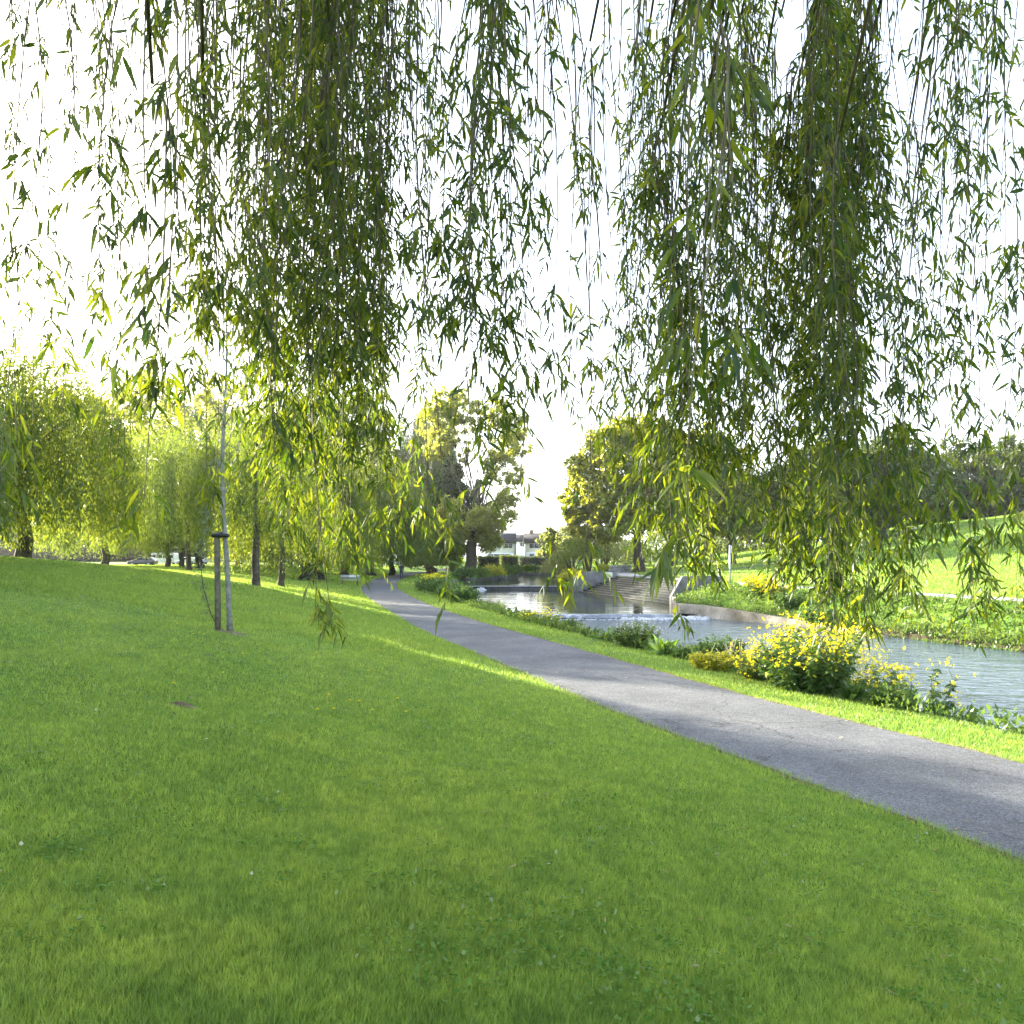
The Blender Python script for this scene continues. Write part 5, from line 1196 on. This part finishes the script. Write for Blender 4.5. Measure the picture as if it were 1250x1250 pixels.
for px, py_ in ((278, 789), (342, 836), (350, 832), (420, 827), (471, 829), (489, 865), (524, 846), (410, 803), (440, 793), (626, 880), (380, 872), (252, 914)):
    flower('daisy', px, py_, .011, 'white_petal', 'tiny white daisy in the mown grass', GY)

# ------------------------------------------------------------------ the willow overhead: its trunk stands behind the camera
wt = np.array([1.2, -4.2]); wb = gz(*wt)
wil = empty('weeping_willow', (wt[0], wt[1], wb), 'old weeping willow overhead whose leafy strands hang as a curtain in front', 'tree')
fork = np.array([0.2, -.1, 2.9 - wb + 0.0])
tb = MB(); tb.tube([(0, 0, -.3), (0, 0, .15), (.03, 0, 1.2), (.1, -.03, 2.6), (.18, -.08, fork[2])], [.72, .5, .42, .38, .36], 14)
mains = []
for k in range(7):
    ang = math.radians(-70 + k * 23.3); R_ = 4.6
    end = fork + np.array([math.sin(ang) * R_, math.cos(ang) * R_, 2.6]); P = limb_path(fork, end, .3, 8, .05)
    tb.tube(P, np.linspace(.22, .075, 8), 9); mains.append(P)
for k in range(3):
    ang = math.radians(130 + k * 50); end = fork + np.array([math.sin(ang) * 3.5, math.cos(ang) * 3.5, 2.4]); tb.tube(limb_path(fork, end, .3), np.linspace(.2, .05, 7), 9)
tb.build('trunk', M['bark'], wil, True)
base_off = np.array([wt[0], wt[1], wb])
n_hang = 0
def hang(px, hw, ylo, yhi, D, ns, dens=1.0, ll=.078, ltop=None, lowbias=0.0):
    """one bough with its hanging twigs. ylo..yhi: where the twig ends are in the photo"""
    global n_hang
    n_hang += 1
    mb = MB(); LP = []; LD = []; LS = []
    ztop = D * rng.uniform(.50, .74) + .1 if rng.random() < .45 and ylo > 420 else .78 * D + rng.uniform(.3, 1.0)
    cx = (px - 625) / F * D
    top0 = np.array([cx, D, ztop + .15]) - base_off
    m = min(mains, key=lambda P: np.linalg.norm(P[-1][:2] - top0[:2]))
    P = limb_path(m[-2], top0, .18, 8, .04); P[-1] = top0
    mb.tube(P, np.linspace(.045, .008, 8), 6, 1)
    cut = rng.uniform(-40, 40)
    for s in range(ns):
        Ds = D + rng.normal(0, .12)
        x0 = (px + rng.normal(0, hw * .62) - 625) / F * Ds
        zb = (HZ - rng.uniform(ylo, yhi)) / F * Ds
        p0 = np.array([x0 + rng.normal(0, .05), Ds, ztop]) - base_off; p1 = np.array([x0 + rng.normal(0, .07), Ds + rng.normal(0, .05), zb]) - base_off
        L = ztop - zb; n = max(6, int(L / .22)); t = np.linspace(0, 1, n)[:, None]
        S = p0 * (1 - t) + p1 * t
        ph = rng.uniform(0, 6, 2); am = .040 * L ** .5; bow = rng.normal(0, .16 if hw > 7 else .03, 2)
        env = np.minimum(t[:, 0] * 3, 1)
        S[:, 0] += am * (np.sin(t[:, 0] * 4.2 + ph[0]) - np.sin(ph[0])) * env + bow[0] * t[:, 0] * (1 - t[:, 0]); S[:, 1] += am * np.sin(t[:, 0] * 4 + ph[1]) * env + bow[1] * t[:, 0] * (1 - t[:, 0])
        mb.tube(np.vstack([top0 * .6 + p0 * .4 + [0, 0, .02], S]), np.concatenate([[.005], np.linspace(.005, .0018, n)]), 4, 1, cap=False)
        for q_ in range(int(rng.integers(0, 3))):                  # thinner leafless twigs beside it
            cutn = max(4, int(n * rng.uniform(.5, .97))); S2 = S[:cutn] + np.stack([rng.normal(0, .05) * np.linspace(0, 1, cutn) + rng.normal(0, .045), rng.normal(0, .04) + 0 * np.linspace(0, 1, cutn), 0 * np.linspace(0, 1, cutn)], -1)
            mb.tube(np.vstack([top0 * .5 + p0 * .5, S2]), np.linspace(.0036, .0013, cutn + 1), 4, 1, cap=False)
        # sprays: short side twigs that carry the leaves
        nsp = int(L * 10.5 * dens * rng.uniform(.75, 1.25)) + 3
        ts = rng.random(nsp)
        # gaps along the twig
        keep = (np.sin(ts * rng.uniform(9, 16) + rng.uniform(0, 6)) > -.75) | (rng.random(nsp) < .4) | (ts > .9)
        ts = np.append(ts[keep], [1.0, .985, .97])
        if ltop is not None:
            zt = (HZ - ltop) / F * Ds - base_off[2]; zz = p0[2] + (p1[2] - p0[2]) * ts; ts = ts[(zz < zt) | (rng.random(len(ts)) < .06)]
        for tq in ts:
            si = min(n - 2, int(tq * (n - 1))); f = tq * (n - 1) - si; b_ = S[si] * (1 - f) + S[si + 1] * f
            az = rng.uniform(0, 2 * PI); sl_ = rng.uniform(.02, .16) if rng.random() < .85 else rng.uniform(.16, .28)
            out = np.array([math.cos(az), math.sin(az), 0.0]); k = int(3 + sl_ * 26)
            tt = np.linspace(.15, 1, k)
            Q = b_ + out * (sl_ * .75 * tt ** .8)[:, None] + np.array([0, 0, -1.0]) * (sl_ * .75 * tt ** 1.8)[:, None]
            if sl_ > .12: mb.tube(np.vstack([b_, Q[k // 2], Q[-1]]), [.0016, .0013, .001], 3, 1, cap=False)
            aa = az + np.where(np.arange(k) % 2 == 0, 1, -1) * rng.uniform(.4, 1.5, k)
            LP.append(Q); LD.append(np.stack([np.cos(aa) * .75, np.sin(aa) * .75, rng.uniform(-1.7, -.05, k)], -1)); LS.append(np.full(k, ll) * rng.uniform(.55, 1.25, k))
    LP = np.vstack(LP); LD = np.vstack(LD); LS = np.concatenate(LS)
    V, Fs = leaves_near(LP, LD, LS, LS * rng.uniform(.17, .25, len(LS)), rng.uniform(.1, .7, len(LS)), .16)
    mb.add(V, Fs, 0)
    mb.build('hanging_branch', [M['willow_leaf'], M['twig']], wil, True)
def band(x0, x1, ylo, yhi, D0, D1, nc, ns, dens, ll=.078, ltop=None):
    for k in range(nc):
        px = x0 + (x1 - x0) * (k + .5 + rng.uniform(-.35, .35)) / nc
        hang(px, min(22, (x1 - x0) / nc * .55), ylo, yhi, rng.uniform(D0, D1), ns, dens, ll, ltop)
# left part of the curtain
band(182, 208, 440, 485, 3.0, 3.6, 2, 2, .8, .09)
hang(186, 6, 600, 612, 3.2, 1, .25)
band(214, 262, 430, 530, 4, 5, 2, 3, .6)
band(236, 306, 330, 385, 3.6, 4.6, 2, 3, .9)
band(222, 300, 560, 630, 4, 5, 2, 2, .28)
band(262, 306, 360, 410, 3.4, 4.4, 2, 3, .9)
band(312, 400, 420, 560, 4, 6, 6, 5, 1.25)
band(325, 430, 540, 660, 4.5, 6.4, 5, 5, .95)
band(390, 488, 400, 540, 4, 6, 6, 5, 1.1)
band(420, 500, 560, 690, 4.5, 6, 4, 3, .7)
hang(405, 4, 735, 762, 4.2, 2, .9, ltop=540)
hang(500, 5, 640, 700, 4.2, 2, .65)
hang(513, 4, 715, 738, 4.2, 1, .8, ltop=560)
band(494, 524, 380, 470, 4, 5.4, 2, 2, .6)
hang(537, 10, 375, 400, 3.6, 2, .8)
hang(578, 8, 385, 440, 3.9, 3, 1.0); hang(600, 9, 350, 430, 3.8, 4, 1.1); hang(628, 8, 380, 450, 3.8, 3, 1.0)
hang(604, 9, 470, 540, 3.8, 4, 1.0); hang(614, 8, 575, 606, 3.8, 3, 1.0)
band(676, 735, 440, 585, 4, 5, 2, 3, .55)
hang(706, 12, 640, 716, 4.5, 2, .5)
band(745, 772, 430, 560, 4, 5, 2, 2, .3)
# right part of the curtain
band(778, 930, 500, 640, 4, 6, 7, 5, 1.2)
band(776, 918, 620, 705, 4, 5.6, 5, 3, .85)
band(850, 884, 390, 430, 2.3, 2.7, 1, 2, .8, .10)
hang(868, 6, 630, 665, 2.4, 1, .3, .10, ltop=560)
hang(843, 5, 755, 772, 4.2, 1, .5)
band(922, 960, 520, 680, 4.4, 5.6, 2, 3, .65)
band(955, 1066, 620, 745, 4, 6, 6, 5, 1.15)
band(985, 1064, 700, 770, 3.6, 5, 3, 3, .9)
band(980, 1045, 430, 560, 4, 5, 4, 6, 1.25)
# beyond the sides of the picture
band(1075, 1290, 600, 770, 3.6, 6, 8, 4, .75)
band(-90, 172, 400, 620, 3.6, 6, 7, 3, .6)
print('hanging branches', n_hang, 'objects', len(bpy.data.objects))

if True:
    hb = MB().box(-960, 960, -320, 1560, -13, 60)
    hz = kind(hb.build('haze', None), 'stuff')
    hm_ = bpy.data.materials.new('haze'); hm_.use_nodes = True; t = hm_.node_tree
    for n_ in list(t.nodes): t.nodes.remove(n_)
    o_ = t.nodes.new('ShaderNodeOutputMaterial'); v_ = t.nodes.new('ShaderNodeVolumePrincipled')
    v_.inputs['Color'].default_value = (0.95, 0.97, 1, 1); v_.inputs['Density'].default_value = 0.00012; v_.inputs['Anisotropy'].default_value = 0.3
    t.links.new(v_.outputs[0], o_.inputs['Volume']); hz.data.materials.clear(); hz.data.materials.append(hm_)
